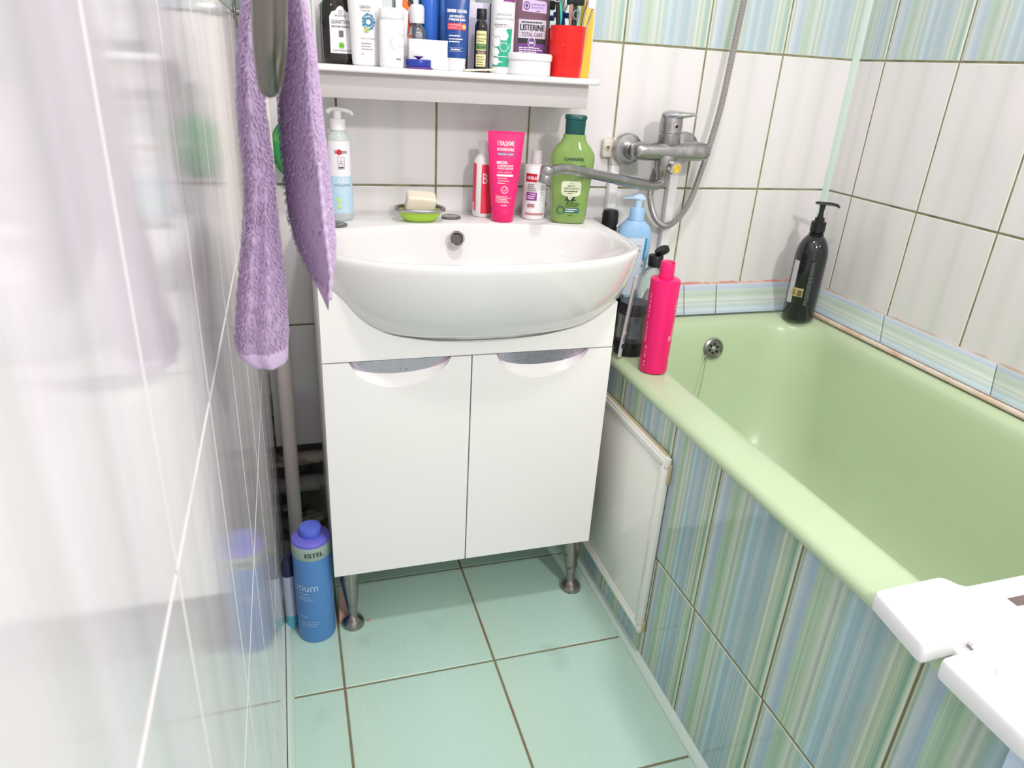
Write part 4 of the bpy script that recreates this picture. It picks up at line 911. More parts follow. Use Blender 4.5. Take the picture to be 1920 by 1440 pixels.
PINK = mat('hot_pink_tube', (244, 40, 120), .3)
sh = tube_shell(.0225, .172, .0235, .0368)
t = bottle('cosmetic_tube', 'hot pink hair mask tube standing on its cap on the washbasin', 'tube', (.4965, -.1075, DZ), -.2, sh, PINK, G2)
t.part('cap', [lathe([(.0215, 0), (.0228, .0015), (.0238, .0215), (.0232, .0225)], 40)], mat('hot_pink_cap', (238, 34, 112), .32))
t.part('crimp', [box(-.0369, .0369, -.0013, .0013, .1715, .1775)], PINK)
let(t, sh, text2d('ГЛАДКИЕ', 0, .1505, .0115, .034, bold=.0002) + text2d('И УХОЖЕННЫЕ', 0, .1405, .0075, .034, bold=.0002) + text2d('МАСКА-', -.006, .1155, .0075, .022, bold=.0003) + text2d('ЛАМИНИРОВАНИЕ', 0, .110, .005, .032, bold=.0001) + text2d('ГЛУБОКОГО ДЕЙСТВИЯ', 0, .105, .005, .032, bold=.0001) + text2d('ДЛЯ ВСЕХ ТИПОВ ВОЛОС', -.001, .0985, .003, .028) + rect2d(-.0165, .0165, .0915, .0955, 0) + text2d('DEEP ACTION', -.005, .0865, .0038, .019) + text2d('LAMINATING MASK', -.003, .0815, .0038, .023) + smalltext(-.015, .006, .077, .080, 1, 0, 4, .5) + ring2d(0, .0655, .0075, .0007, 0, 30) + ring2d(0, .0655, .0058, .0005, 0, 30) + line2d(-.003, .066, -.0005, .063, .0008) + line2d(-.0005, .063, .0045, .069, .0008) + smalltext(-.014, .014, .0395, .0545, 5, 0, 8, .4) + rect2d(-.0165, -.0155, .041, .055, 0, 1) + text2d('bielita', 0, .0335, .0055, .012), [WINK])
let(t, sh, rect2d(-.017, .017, .1315, .1375, 0) + text2d('SMOOTH & SLEEK', 0, .1325, .0045, .031, mi=1, bold=.0001), [mat('plum_band', (150, 90, 150), .4), WINK], off=.0009)

sh = round_sh([(0, .0225), (.002, .0245), (.105, .0248), (.110, .0225), (.1115, .014), (.1125, .012)])
t = bottle('lotion_bottle', 'small white bottle with a red band behind the spout tip', 'bottle', (.5725, -.083, DZ), -.14, sh, WBOT, G2)
t.part('cap', [lathe([(.0115, .1105), (.0115, .127), (.0108, .1285), (.0105, .139), (.0095, .140)], 28)], mat('frosted_cap', (236, 228, 232), .3, 0, .3))
l = lab(t, sh, rect2d(-.0255, -.0005, .0785, .0955, nx=10), mat('crimson_label', (196, 28, 48), .4))
let(t, sh, text2d('NOBLAS', -.0105, .0835, .0095, .022, bold=.0003), [WINK], l)
let(t, sh, smalltext(-.020, .000, .060, .076, 4, 0, 3, .4) + rect2d(-.0215, .001, .041, .0575, 1) + smalltext(-.019, -.001, .0435, .056, 3, 2, 6, .5) + rect2d(-.018, -.003, .027, .034, 3) + smalltext(-.0165, -.0045, .028, .033, 1, 0, 7, .5) + rect2d(-.022, .020, .011, .0145, 3) + ring2d(.0125, .045, .006, .0006, 0, 4) + smalltext(.008, .018, .052, .075, 5, 0, 12, .3), [GINK, mat('violet_label', (148, 62, 160), .4), WINK, mat('dusty_rose', (196, 130, 130), .5)])
sh = round_sh([(0, .0135), (.002, .0155), (.085, .0155), (.092, .012), (.096, .009)], 28)
t = bottle('lotion_bottle', 'little white bottle with dark red band squeezed beside the green shampoo', 'bottle', (.6055, -.0365, DZ), -.1, sh, WBOT, G2)
t.part('cap', [lathe([(.0095, .096), (.0095, .110)], 24)], WBOT)
lab(t, sh, rect2d(-.018, .018, .062, .074), mat('maroon_band', (130, 24, 44), .4)); let(t, sh, smalltext(-.010, .012, .02, .058, 8, 0, 5, .4), [INK])

GSH = mat('green_shampoo', (150, 186, 100), .07, 0, .3, 1.4, coat=.4)
sh = Shell([(0, .031, .018), (.002, .035, .021), (.008, .0375, .0225), (.05, .0395, .0235), (.10, .0435, .0245), (.128, .0455, .025), (.142, .0435, .024), (.153, .036, .021), (.163, .027, .018), (.170, .0235, .0165), (.178, .0225, .0165)], 2.6, 48)
t = bottle('shampoo_bottle', 'large green shampoo bottle with dark green cap behind the spout', 'bottle', (.6365, -.125, DZ), -.28, sh, GSH, G2)
t.part('cap', [loft([ring(.0195, .0165, .178, 36, 3), ring(.0200, .017, .180, 36, 3), ring(.0205, .017, .205, 36, 3), ring(.0205, .017, .206, 36, 3), ring(.0222, .0185, .2065, 36, 3), ring(.0222, .0185, .2125, 36, 3), ring(.0205, .017, .2145, 36, 3)])], mat('bottle_green_cap', (12, 78, 76), .3))
DG = mat('forest_ink', (28, 70, 30), .45)
let(t, sh, text2d('GARNIER', .001, .1285, .0085, .040, bold=.0003) + text2d('BOTANIC', .001, .1115, .0125, .049, bold=.0004) + text2d('THERAPY', .002, .1005, .0125, .055, bold=.0004), [DG])
cr = mat('cream_crest', (232, 238, 206), .4)
crest = [(-.0185, .060), (-.0205, .066), (-.0205, .083), (-.0175, .088), (.0175, .088), (.0205, .083), (.0205, .066), (.0185, .060), (.009, .057), (0, .0525), (-.009, .057)]
l = lab(t, sh, poly2d(crest), cr)
let(t, sh, ring2d(0, .0725, .001, .001, 0, 6) + text2d('МАСЛО', 0, .0765, .0045, .014) + text2d('ЧАЙНОГО ДЕРЕВА', 0, .0715, .0042, .033) + smalltext(-.014, .014, .0655, .070, 1, 0, 2, .4) + smalltext(-.006, .006, .062, .065, 1, 0, 4, .4) + text2d('&', 0, .0825, .004), [DG], l)
leaf = []
for a, s in ((200, 1), (235, .8), (165, .8), (-20, 1), (-55, .8), (15, .8)):
    c, n = math.cos(math.radians(a)), math.sin(math.radians(a)); R = .014 * s
    leaf += poly2d([(0, .053), (c * R * .5 - n * .002, .053 + n * R * .5 + c * .002), (c * R, .053 + n * R), (c * R * .5 + n * .002, .053 + n * R * .5 - c * .002)], 0)
let(t, sh, leaf + circ2d(-.001, .0545, .0042, 2, 10) + circ2d(-.001, .0545, .0020, 1, 12) + ring2d(-.0185, .028, .0085, .0022, 3, 28) + rect2d(-.010, .020, .0235, .0335, 3) + smalltext(-.008, .019, .0245, .033, 2, 2, 5, .5) + smalltext(-.008, .022, .036, .045, 3, 0, 6, .4) + smalltext(-.003, .011, .0165, .0195, 1, 0, 4, .5), [DG, mat('orange_heart', (240, 140, 50), .5), WINK, mat('teal_badge', (40, 110, 100), .5)], off=.0012)

# -- bath rim
G3 = 'toiletries on the bath rim'
BZ = .5785
SMK = mat('smoky_plastic', (150, 150, 156), .08, 0, .75, 1.42); DRK = mat('black_cosmetic', (30, 30, 34), .3)
t = Thing('cosmetic_jar', 'smoky see-through cylinder with black lid and black base on the bath rim', 'jar', (.7495, -.262, BZ), 0, G3)
t.part('body', [lathe([(.0300, .0285), (.0305, .03), (.0305, .088), (.0300, .0885)], 40)], SMK); t.part('lid', [lathe([(.0305, 0), (.0318, .002), (.0315, .028), (.030, .0285)], 40)], DRK)
t.part('base', [lathe([(.0302, .0885), (.031, .09), (.031, .112), (.0295, .1145)], 40)], mat('charcoal_plastic', (60, 62, 66), .35))
t = Thing('pump_bottle', 'light blue pump bottle on the bath rim behind the basin', 'bottle', (.808, -.108, BZ), -.22, G3)
LBL = mat('light_blue_plastic', (158, 200, 238), .28)
sh = Shell([(0, .013, .012), (.004, .016, .014), (.03, .0205, .017), (.09, .029, .021), (.15, .0355, .023), (.20, .039, .023), (.222, .0385, .022), (.238, .033, .020), (.249, .022, .017), (.252, .0185, .016)], 2.5, 48)
t.part('body', [sh.geo()], LBL)
t.part('collar', [lathe([(.0165, .252), (.0175, .254), (.0165, .256), (.0165, .277), (.0145, .280)], 32)], LBL)
t.part('pump', [lathe([(.0085, .280), (.0085, .296)], 20), tube(catmull([(-.036, 0, .2985), (-.03, 0, .2995), (-.015, 0, .3015), (0, 0, .3035), (.010, 0, .300), (.0145, 0, .2965)], 4), [.0028] * 4 + [.004] * 5 + [.0065, .008, .0085, .009, .009, .009, .0085, .008, .007, .006, .005, .004], 12, flat=.5)], mat('pale_blue_pump', (186, 214, 240), .3))
l = lab(t, sh, rect2d(-.017, .026, .085, .216, nx=14), mat('translucent_label', (214, 224, 240), .4)); l2 = lab(t, sh, poly2d([(.019, .168), (.0245, .164), (.0265, .216), (.021, .216)]), mat('cyan_strip', (44, 150, 205), .4), .0007)
let(t, sh, text2d('СЕЛЕН', -.008, .204, .0045, .013, mi=0) + text2d('от желтых пятен', -.001, .198, .004, .028) + smalltext(-.014, .016, .178, .192, 3, 1, 5, .45) + smalltext(-.012, .01, .17, .173, 1, 0, 5, .4) + text2d('F', .020, .150, .010, mi=1), [GINK, INK], l, .0013)
let(t, sh, smalltext(-.016, .014, .060, .078, 4, 0, 3, .3) + [p for i in range(14) for p in rect2d(-.013 + i * .0017, -.013 + i * .0017 + (.0011 if i % 3 else .0006), .030, .046, 0, 1)] + text2d('P 4 990', 0, .050, .006, .024, bold=.0002), [INK])
t.part('hang_tag', [tube([(-.018, .006, .256), (-.026, .010, .246), (-.038, .012, .232)], [.006, .009, .008], 10, flat=.25)], WBOT)
t = Thing('flip_cap_bottle', 'clear plastic bottle with open black flip cap behind the pink one', 'bottle', (.8405, -.162, BZ), -.2, G3)
sh = round_sh([(0, .0255), (.003, .0275), (.11, .0275), (.135, .0260), (.150, .021), (.158, .015), (.161, .014)])
t.part('body', [sh.geo()], CLR); t.part('residue', [lathe([(.010, .01), (.018, .02), (.016, .05), (.008, .09), (.003, .11)], 20, cx=-.004)], mat('cloudy_residue', (222, 220, 222), .5, 0, .4))
t.part('cap', [lathe([(.0155, .161), (.0165, .162), (.0165, .184), (.0155, .1855)], 32)], BLACKP)
t.part('flip_lid', [xf(loft([ring(.0150, .0150, 0, 28), ring(.0162, .0162, .002, 28), ring(.0162, .0162, .010, 28), ring(.014, .014, .012, 28)]), Tr(.0010, 0, .1835) @ Ry(math.radians(-28)) @ Tr(.0155, 0, 0))], BLACKP)
t = Thing('shampoo_bottle', 'black bottle end peeping out between the basin and the blue pump bottle', 'bottle', (.7620, -.0700, BZ), 0, G3)
t.part('body', [lathe([(.016, 0), (.018, .003), (.018, .20), (.0165, .202)], 32)], DRK); t.part('cap', [lathe([(.0175, .203), (.0185, .205), (.0185, .258), (.0165, .266), (.012, .268)], 32)], BLACKP)
t = Thing('cosmetic_tube', 'slim white printed tube leaning against the smoky jar', 'tube', (.7150, -.2900, BZ + .002), 0, G3)
a0, a1 = Vector((0, 0, .001)), Vector((.016, .000, .175))
t.part('body', [tube([a0, a0.lerp(a1, .2), a0.lerp(a1, .8), a1], [.0085, .009, .009, .0085], 14, flat=.45)], mat('milky_tube', (228, 226, 228), .3, 0, .25))
fl = Flat(Tr(0, -.0058, 0) @ Matrix.Rotation(math.radians(5.2), 4, 'Y'))
t.part('lettering', fl.wrap(smalltext(-.003, .006, .06, .15, 40, 0, 3, .45) + rect2d(-.004, .004, .022, .032, 0, 1) + smalltext(-.004, .004, .036, .052, 4, 0, 2, .5), .0022), [INK], fix=False)
t = Thing('shampoo_bottle', 'hot pink cylindrical bottle with vertical white lettering on the bath rim', 'bottle', (.7565, -.3620, BZ), -.35, G3)
PK = mat('magenta_plastic', (240, 24, 112), .3)
sh = round_sh([(0, .0260), (.002, .0280), (.004, .0285), (.188, .0288), (.1915, .0280), (.193, .0250)])
t.part('body', [sh.geo()], PK)
t.part('cap', [lathe([(.0142, .192), (.0145, .195), (.0138, .2235), (.0128, .2255)], 32), ], PK); t.part('flip_lid', [box(.0005, .0095, -.012, -.005, .2250, .2265, .0004)], mat('deep_pink', (190, 10, 84), .4))
vt = []
def vtext(s, u, z, size, length, rot=PI / 2, mi=0): 
    V, F, x0, x1 = textgeo(s); k = length / ((x1 - x0) or 1); c, n = math.cos(rot), math.sin(rot)
    P = [((vx - x0) * k, vy * size) for vx, vy in V]
    return [([(u + a * c - b * n, z + a * n + b * c, 0) for a, b in P], F, mi)]
def ladder(u0, u1, z0, z1, seed):
    r = random.Random(seed); out = []; z = z0
    while z < z1:
        if r.random() < .82: a = r.uniform(0, .25) * (u1 - u0); out += rect2d(u0 + a, u1 - r.uniform(0, .2) * (u1 - u0), z, z + .0011, 0, 1)
        z += .0022 if r.random() < .8 else .0045
    return out
vt += ladder(-.0330, -.0275, .062, .165, 2) + ladder(-.0270, -.0225, .016, .060, 4) + ladder(.0225, .0275, .125, .160, 5) + ladder(.0225, .0290, .075, .110, 6) + ladder(.0250, .0290, .030, .045, 8)
let(t, sh, vt, [mat('pale_pink_ink', (250, 190, 215), .4)])
t.part('print', sh.wrap(smalltext(.019, .027, .072, .082, 5, 0, 3, .5)), [WINK], fix=False)

t = Thing('pump_bottle', 'big black pump bottle with a gold label in the corner of the bath', 'bottle', (1.3005, -.1085, BZ), -.47, G3)
BK = mat('black_bottle', (24, 27, 32), .12, coat=.5)
dome = [(.158 + .062 * math.sin(a), .0385 * math.cos(a) * .999 + .0001) for a in [i * PI / 2 / 9 for i in range(9)]]
sh = Shell([(0, .035, .035), (.003, .0375, .0375), (.006, .0382, .0382), (.158, .0385, .0385)] + [(z, r, r) for z, r in dome[1:]] + [(.214, .012, .012)], 2., 48)
sh.L = [l_ for l_ in sh.L if l_[1] > .0115]; sh.L.sort()
t.part('body', [sh.geo()], BK)
t.part('collar', [lathe([(.0165, .208), (.0185, .210), (.0165, .213), (.0185, .216), (.0145, .219), (.0175, .222), (.0175, .245), (.0150, .247), (.0115, .248), (.0110, .256)], 32)], BLACKP)
t.part('pump', [lathe([(.0075, .256), (.0055, .268), (.0072, .288)], 20), xf(tube(catmull([(-.018, 0, .2905), (-.012, 0, .290), (0, 0, .290), (.02, 0, .2895), (.034, 0, .287), (.039, 0, .2825)], 4), [.003] * 3 + [.0045] * 14 + [.003] * 4, 10, flat=.5), Rz(.0))], BLACKP)
l = lab(t, sh, rect2d(-.038, -.0085, .064, .086, nx=14), mat('gold_label', (206, 186, 130), .35, .3)); l2 = lab(t, sh, rect2d(-.050, -.033, .045, .152, nx=10), mat('grey_side_label', (200, 198, 200), .4), .0003)
let(t, sh, [p for i in range(9) for p in rect2d(-.0215, -.0105, .0655 + i * .0018, .0655 + i * .0018 + .001, 0, 1)] + smalltext(-.034, -.024, .068, .082, 4, 0, 3, .4), [INK], l)
let(t, sh, smalltext(-.0035, .0075, .045, .155, 34, 0, 5, .5), [mat('dim_grey_print', (120, 122, 128), .5)])

# -- floor
t = Thing('shampoo_bottle', 'tall matte blue bottle with violet cap and silver green band on the floor', 'bottle', (.0650, -.3215, 0), -.05)
EB = mat('matte_blue', (88, 142, 206), .4); EV = mat('violet_cap', (118, 112, 214), .38)
sh = round_sh([(0, .0355), (.002, .0375), (.005, .0382), (.212, .0385)], 48)
t.part('body', [sh.geo(cap1=True)], EB)
b2 = round_sh([(.212, .0386), (.2125, .0388), (.241, .0388), (.2415, .0385)], 48)
bd = t.part('band', [b2.geo()], mat('silver_green_band', (158, 182, 170), .35))
t.part('shoulder', [lathe([(.0385, .2415), (.0388, .243), (.0375, .2475), (.034, .250), (.0215, .2515)], 48)], EV)
t.part('cap', [lathe([(.0195, .2515), (.0205, .254), (.0215, .268), (.0205, .271), (.018, .2718)], 40)], mat('blue_violet_cap', (100, 118, 226), .35))
let(t, b2, text2d('ESTEL', .006, .2215, .0145, .036, bold=.0003), [INK], bd)
let(t, sh, text2d('otium', -.0175, .137, .027, .052) + text2d('unique', -.022, .128, .009, .022) + smalltext(-.034, .004, .113, .125, 3, 0, 3, .35) + smalltext(-.032, .008, .045, .060, 3, 0, 6, .25) + text2d('шампунь', -.024, .069, .006, .016), [mat('pale_blue_ink', (190, 215, 240), .5)])
t = Thing('lotion_bottle', 'slim grey blue bottle with slanted navy cap between wall and the blue bottle', 'bottle', (.0145, -.2960, 0), 0)
sh = round_sh([(0, .0105), (.002, .0122), (.035, .0125), (.140, .0125)], 28)
t.part('body', [sh.geo()], mat('grey_blue_plastic', (186, 196, 214), .35)); t.part('band', [lathe([(.0124, .001), (.0127, .003), (.0127, .036), (.0125, .0365)], 28)], mat('sea_blue', (96, 178, 196), .35))
cr_ = []
for z, r in ((.140, .0128), (.150, .013), (.158, .013)): cr_.append(ring(r, r, z, 28))
cr_.append([(x, y, .168 + (x + .013) * 1.25 * .0 + (.013 - x) * 0 + max(0, (x + .013)) * 1.2) for x, y, z in ring(.0128, .0128, 0, 28)])
cr_.append([(x * .6, y * .6, .1835 + x * .7) for x, y, z in ring(.0128, .0128, 0, 28)])
t.part('cap', [loft(cr_)], mat('dark_navy_cap', (44, 46, 84), .35))
rag = []
for i in range(12):
    row = []
    for j in range(10):
        u, v = i / 11, j / 9
        row.append((.112 + .022 * v + .006 * u, -.312 + .075 * u, .0012 + .036 * (u ** .6) * (1 - v) * (.8 + .2 * math.sin(9 * u)) + .0015 * math.sin(v * 14 + u * 5)))
    rag.append(row)
single('rag', 'crumpled pale pink rag on the floor behind the left cabinet leg', 'rag', [sheet(rag, .002, (0, 0, 1))], mat('pink_rag', (226, 178, 172), .9, bump=.6, bscale=200))
single('sealant_crumb', 'tiny pink crumb on the floor right of the left cabinet leg', 'crumb', [sphere((0, 0, .0022), .004, 10, sz=.5)], PINKM, (.1745, -.3185, 0))

# -- green scrubber hanging behind the towel
t = Thing('bath_sponge', 'translucent green oval scrubber hanging by the riser pipe behind the towel', 'sponge', (.088, -.052, .958))
GRN = mat('green_mesh', (52, 160, 92), .4, 0, .25, bump=.8, bscale=90, spot=((150, 190, 130), 45, .5, .66))
t.part('pad', [loft([[(math.cos(a) * .044 * s, -.016 * math.sqrt(max(0, 1 - s * s)) * sg, math.sin(a) * .058 * s) for a in [2 * PI * i / 40 for i in range(40)]] for s, sg in ((.05, 1), (.4, 1), (.7, 1), (.9, 1), (1, 0), (.9, -1), (.7, -1), (.4, -1), (.05, -1))])], GRN)
t.part('loop', [tube(catmull([(0, 0, .057), (-.006, .01, .09), (0, .02, .11), (.006, .01, .09), (0, 0, .057)], 6), .0015, 6)], GRN)
t.part('hook', [disc_on((0, .0495, .112), .009, (0, -1, 0), .004, 20), tube(catmull([(0, .046, .112), (0, .025, .110), (0, .018, .104), (0, .012, .110)], 5), .002, 8)], WPLAST)

# ================================================================== MIXER, HOSE
mx = Thing('bath_mixer', 'limescaled chrome wall mixer tap with a long swivelling spout', 'tap', (.885, -.08, .97))
mx.part('body', [loft([[(x, -.080 + ry * math.cos(a), .9755 + .0005 * (x - .88) * 20 + rz * math.copysign(abs(math.sin(a)) ** .7, math.sin(a)) * 1.08) for a in [2 * PI * j / 28 for j in range(28)]] for x, ry, rz in ((.7905, .006, .006), (.7925, .013, .011), (.798, .019, .0155), (.806, .022, .0175), (.82, .023, .0185), (.84, .024, .0185), (.88, .026, .019), (.93, .024, .0185), (.955, .023, .0185), (.968, .021, .017), (.976, .0165, .0135), (.980, .009, .007))])], DCHROME, world=True)
for x, zz in ((.8035, .973), (.955, .979)):
    mx.part('flange', [disc_on((x, -.003 if x > .9 else -.0226, zz), .0335, (0, -1, 0), .021, 40, prof=[(.0330, 0), (.0335, .004), (.0335, .014), (.0315, .019), (.020, .0215)])], DCHROME, world=True)
    mx.part('union_nut', [xf(lathe([(.0155, 0), (.0165, .002), (.0185, .012), (.019, .018), (.019, .036), (.017, .038)], 8 if False else 28), Tr(x + .003, -.024, zz - .0015) @ Rx(PI / 2))], DCHROME, world=True)
cc = (.8775, -.080)
mx.part('cartridge_housing', [lathe([(.0225, .988), (.0245, .992), (.0242, 1.011), (.0232, 1.0122), (.0232, 1.0135), (.0245, 1.015), (.0248, 1.035), (.0235, 1.045), (.019, 1.048)], 40, cx=cc[0], cy=cc[1])], DCHROME, world=True)
lev = []
for s, wd, th, dz in ((-.022, .012, .004, .0), (-.018, .0205, .008, .001), (-.005, .0245, .010, .002), (.012, .0235, .009, .0025), (.025, .0195, .007, .003), (.038, .014, .005, .0045), (.048, .0095, .0035, .0055), (.052, .004, .002, .006)):
    d = Vector((.80, -.60, 0)); nrm = Vector((.60, .80, 0)); c0 = Vector((cc[0], cc[1], 1.0490 + dz)) + d * s
    lev.append([c0 + nrm * (wd * math.copysign(abs(math.cos(a)) ** .7, math.cos(a))) + Vector((0, 0, th * math.sin(a))) for a in [2 * PI * j / 20 for j in range(20)]])
mx.part('lever', [loft(lev)], CHROME, world=True)
mx.part('indicator', [disc_on((cc[0] + .0005, cc[1] - .0248, 1.029), .0034, (0, -1, 0), .0008, 16)], BLACKP, world=True)
mx.part('indicator_ring', [disc_on((cc[0] + .0005, cc[1] - .0243, 1.030), .0052, (0, -1, 0), .0009, 16)], mat('pinkish_indicator', (196, 150, 150), .3, .6), world=True)
mx.part('outlet_block', [lathe([(.012, .912), (.0145, .914), (.015, .925), (.0175, .930), (.021, .942), (.0235, .958), (.022, .968)], 32, cx=.871, cy=-.086)], DCHROME, world=True)
mx.part('diverter_knob', [disc_on((.880, -.098, .946), .0145, (.05, -1, -.08), .028, 32, prof=[(.0155, 0), (.0165, .004), (.0148, .006), (.0148, .024), (.0138, .0265)])], CHROME, world=True)
kn = Vector((.05, -1, -.08)).normalized(); kc = Vector((.880, -.098, .946)) + kn * .0265
mx.part('sticker', [disc_on(tuple(kc), .0098, kn, .0007, 24)], mat('yellow_sticker', (238, 196, 50), .4, spot=((246, 226, 120), 300, .5, .6)), world=True)
qk = Vector((0, 0, 1)).rotation_difference(kn).to_matrix().to_4x4()
mx.part('sticker_print', [xf(p, Tr(*(kc + kn * .0008)) @ qk) for p in (ring2d(0, 0, .0075, .0008, 0, 20) + line2d(-.003, -.002, .003, .003, .0008) + line2d(0, .002, 0, .0065, .0009))], mat('brown_ink', (140, 100, 30), .5), world=True, fix=False)
sp = catmull([(.871, -.086, .916), (.868, -.088, .908), (.855, -.092, .9035), (.83, -.100, .9045), (.774, -.12, .9145), (.71, -.143, .927), (.656, -.162, .9375), (.61, -.181, .9465), (.585, -.191, .948), (.567, -.1985, .9455), (.557, -.203, .9395)], 6)
mx.part('spout', [tube(sp, [.0125] * 8 + [.0118] * 20 + [.0105] * (len(sp) - 28), 16, flat=.85)], DCHROME, world=True)
mx.part('nozzle', [xf(lathe([(.0118, -.022), (.0128, -.020), (.0130, -.008), (.0122, -.006), (.0135, -.004), (.0145, .006), (.0125, .0105), (.006, .012)], 28), Tr(.5535, -.2045, .9435) @ Ry(math.radians(12)))], DCHROME, world=True)

hp = catmull([(.868, -.055, .935), (.8655, -.050, .90), (.870, -.046, .862), (.893, -.038, .821), (.922, -.036, .8015), (.951, -.036, .8145), (.978, -.038, .858), (.9905, -.043, .919), (1.0, -.047, .979), (1.0155, -.045, 1.07), (1.026, -.040, 1.18), (1.035, -.036, 1.285), (1.045, -.036, 1.42), (1.050, -.040, 1.58), (1.050, -.055, 1.70), (1.05, -.075, 1.765)], 30)
# resample to an even pitch, two rings per rib
pts = [hp[0]]; acc = 0
for a, b in zip(hp, hp[1:]):
    L0 = (b - a).length; d = 0
    while acc + (L0 - d) >= .00145:
        d += .00145 - acc; acc = 0; pts.append(a.lerp(b, d / L0))
    acc += L0 - d
t = Thing('shower_hose', 'ribbed metal shower hose looping below the mixer and up the wall', 'hose', (.868, -.05, .90))
t.part('hose', [tube(pts, [(.0075 if i % 2 else .0063) for i in range(len(pts))], 12)], mat('hose_metal', (186, 180, 180), .4, .6), world=True, ang=20)
t.part('nut', [lathe([(.0085, .900), (.0095, .902), (.0095, .918), (.0085, .922)], 6, cx=.8675, cy=-.052)], DCHROME, world=True)
t = Thing('hand_shower', 'chrome hand shower in its wall holder above the mixer', 'shower head', (1.05, -.08, 1.76))
t.part('handle', [tube([(1.05, -.075, 1.76), (1.05, -.085, 1.82), (1.05, -.10, 1.90), (1.05, -.125, 1.94)], [.009, .011, .012, .013], 16)], CHROME, world=True)
t.part('head', [disc_on((1.05, -.118, 1.955), .035, (0, -.75, -.66), .02, 32)], CHROME, world=True)
t.part('holder', [box(1.035, 1.065, -.070, -.0022, 1.80, 1.83, .004)], WPLAST, world=True)

# ================================================================== TOWEL AND ITS HOOK
tr = Thing('towel_hook', 'chrome towel arm on the left wall with a rounded drop-down end', 'towel holder', (.0, -.92, 1.188))
arm = catmull([(.001, -.90, 1.190), (.03, -.90, 1.190), (.055, -.905, 1.190), (.0655, -.925, 1.190), (.0658, -.97, 1.190), (.0658, -1.06, 1.190), (.0656, -1.112, 1.191)], 5)
tr.part('arm', [tube(arm, .0055, 14)], CHROME, world=True)
tr.part('flange', [disc_on((.0005, -.90, 1.190), .022, (1, 0, 0), .008, 32)], CHROME, world=True)
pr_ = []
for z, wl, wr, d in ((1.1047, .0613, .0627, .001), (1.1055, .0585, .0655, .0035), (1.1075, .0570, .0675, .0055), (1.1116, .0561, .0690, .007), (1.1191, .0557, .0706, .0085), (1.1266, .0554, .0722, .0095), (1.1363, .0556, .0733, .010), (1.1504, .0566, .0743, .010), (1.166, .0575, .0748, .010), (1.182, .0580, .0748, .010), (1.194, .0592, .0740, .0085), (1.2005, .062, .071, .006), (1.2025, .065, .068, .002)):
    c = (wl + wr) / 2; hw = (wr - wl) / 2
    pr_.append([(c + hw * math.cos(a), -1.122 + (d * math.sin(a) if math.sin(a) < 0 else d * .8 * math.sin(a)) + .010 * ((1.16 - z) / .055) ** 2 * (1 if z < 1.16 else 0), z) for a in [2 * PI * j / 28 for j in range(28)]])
tr.part('drop_end', [loft(pr_)], mat('chrome_dark_reflection', (122, 119, 114), .16, 1.), world=True)  # base colour darkened in place of a dark reflection in the chrome

LEFT = [(1.1538, .0485, .0598), (1.1382, .0454, .0578), (1.1223, .0426, .0568), (1.1027, .0410, .0556), (1.0858, .0399, .0561), (1.0685, .0396, .0570), (1.0471, .0399, .0580), (1.0248, .0382, .0579), (1.0017, .0346, .0582), (.9737, .0298, .0597), (.9446, .0251, .0597), (.9230, .0221, .0590), (.9119, .0217, .0586), (.9070, .0250, .0583), (.9035, .0300, .0578)]
RIGHT = [(1.1600, .0722, .0886), (1.1439, .0722, .0911), (1.1307, .0707, .0936), (1.1137, .0680, .0946), (1.0962, .0664, .0955), (1.0782, .0660, .0965), (1.0597, .0660, .0980), (1.0368, .0660, .0992), (1.0130, .0668, .1004), (.9925, .0700, .1014), (.9798, .0743, .1008), (.9668, .0795, .0968), (.9600, .0830, .0942), (.9530, .0868, .0925)]
def interp(T, z):
    T = sorted(T)
    if z <= T[0][0]: return T[0][1:]
    for a, b in zip(T, T[1:]):
        if a[0] <= z <= b[0]:
            k = (z - a[0]) / (b[0] - a[0]); return tuple(p + (q - p) * k for p, q in zip(a[1:], b[1:]))
    return T[-1][1:]
NT = 72
def sect(side, z, k):
    """one horizontal section: returns local (t in -1..1 from inner to outer, y)"""
    out = []
    for j in range(NT):
        a = 2 * PI * j / NT; c, s = math.cos(a), math.sin(a); tt = math.copysign(abs(c) ** .75, c)
        if side == 'L':
            f = -.985 + .006 * math.sin(z * 38); y = f + (s * (.022 + .010 * (1 - abs(tt))) if s < 0 else s * .040)
            if s < 0: y += .008 * math.exp(-((tt - .05) / .28) ** 2) * min(1, max(0, (1.10 - z) / .08)) - .002 * math.sin(tt * 7 + z * 30)
        else:
            rdg = .42; p = max(0, 1 - abs(tt - rdg) / (1.42 if tt < rdg else .58))
            y = -.955 + ((-.064 * p ** .9 - .004) * min(1, abs(s) * 2.2) if s < 0 else s * .030)
            if s < 0 and tt > rdg: y -= .002 * math.sin(z * 420) * (1 if z < 1.04 else .4)
        out.append((tt, y))
    return out
rings = []
zs = [.9035 + (1.156 - .9035) * i / 110 for i in range(111)]
meta = []
for z in zs:
    l, r = interp(LEFT, z); rings.append([Vector(((l + r) / 2 - tt * (r - l) / 2 + .0006 * math.sin(z * 300 + j * .5), y, z)) for j, (tt, y) in enumerate(sect('L', z, 0))]); meta.append('L')
cxa, cza = .0658, 1.1885; l0, r0 = interp(LEFT, 1.156); l1, r1 = interp(RIGHT, 1.160)
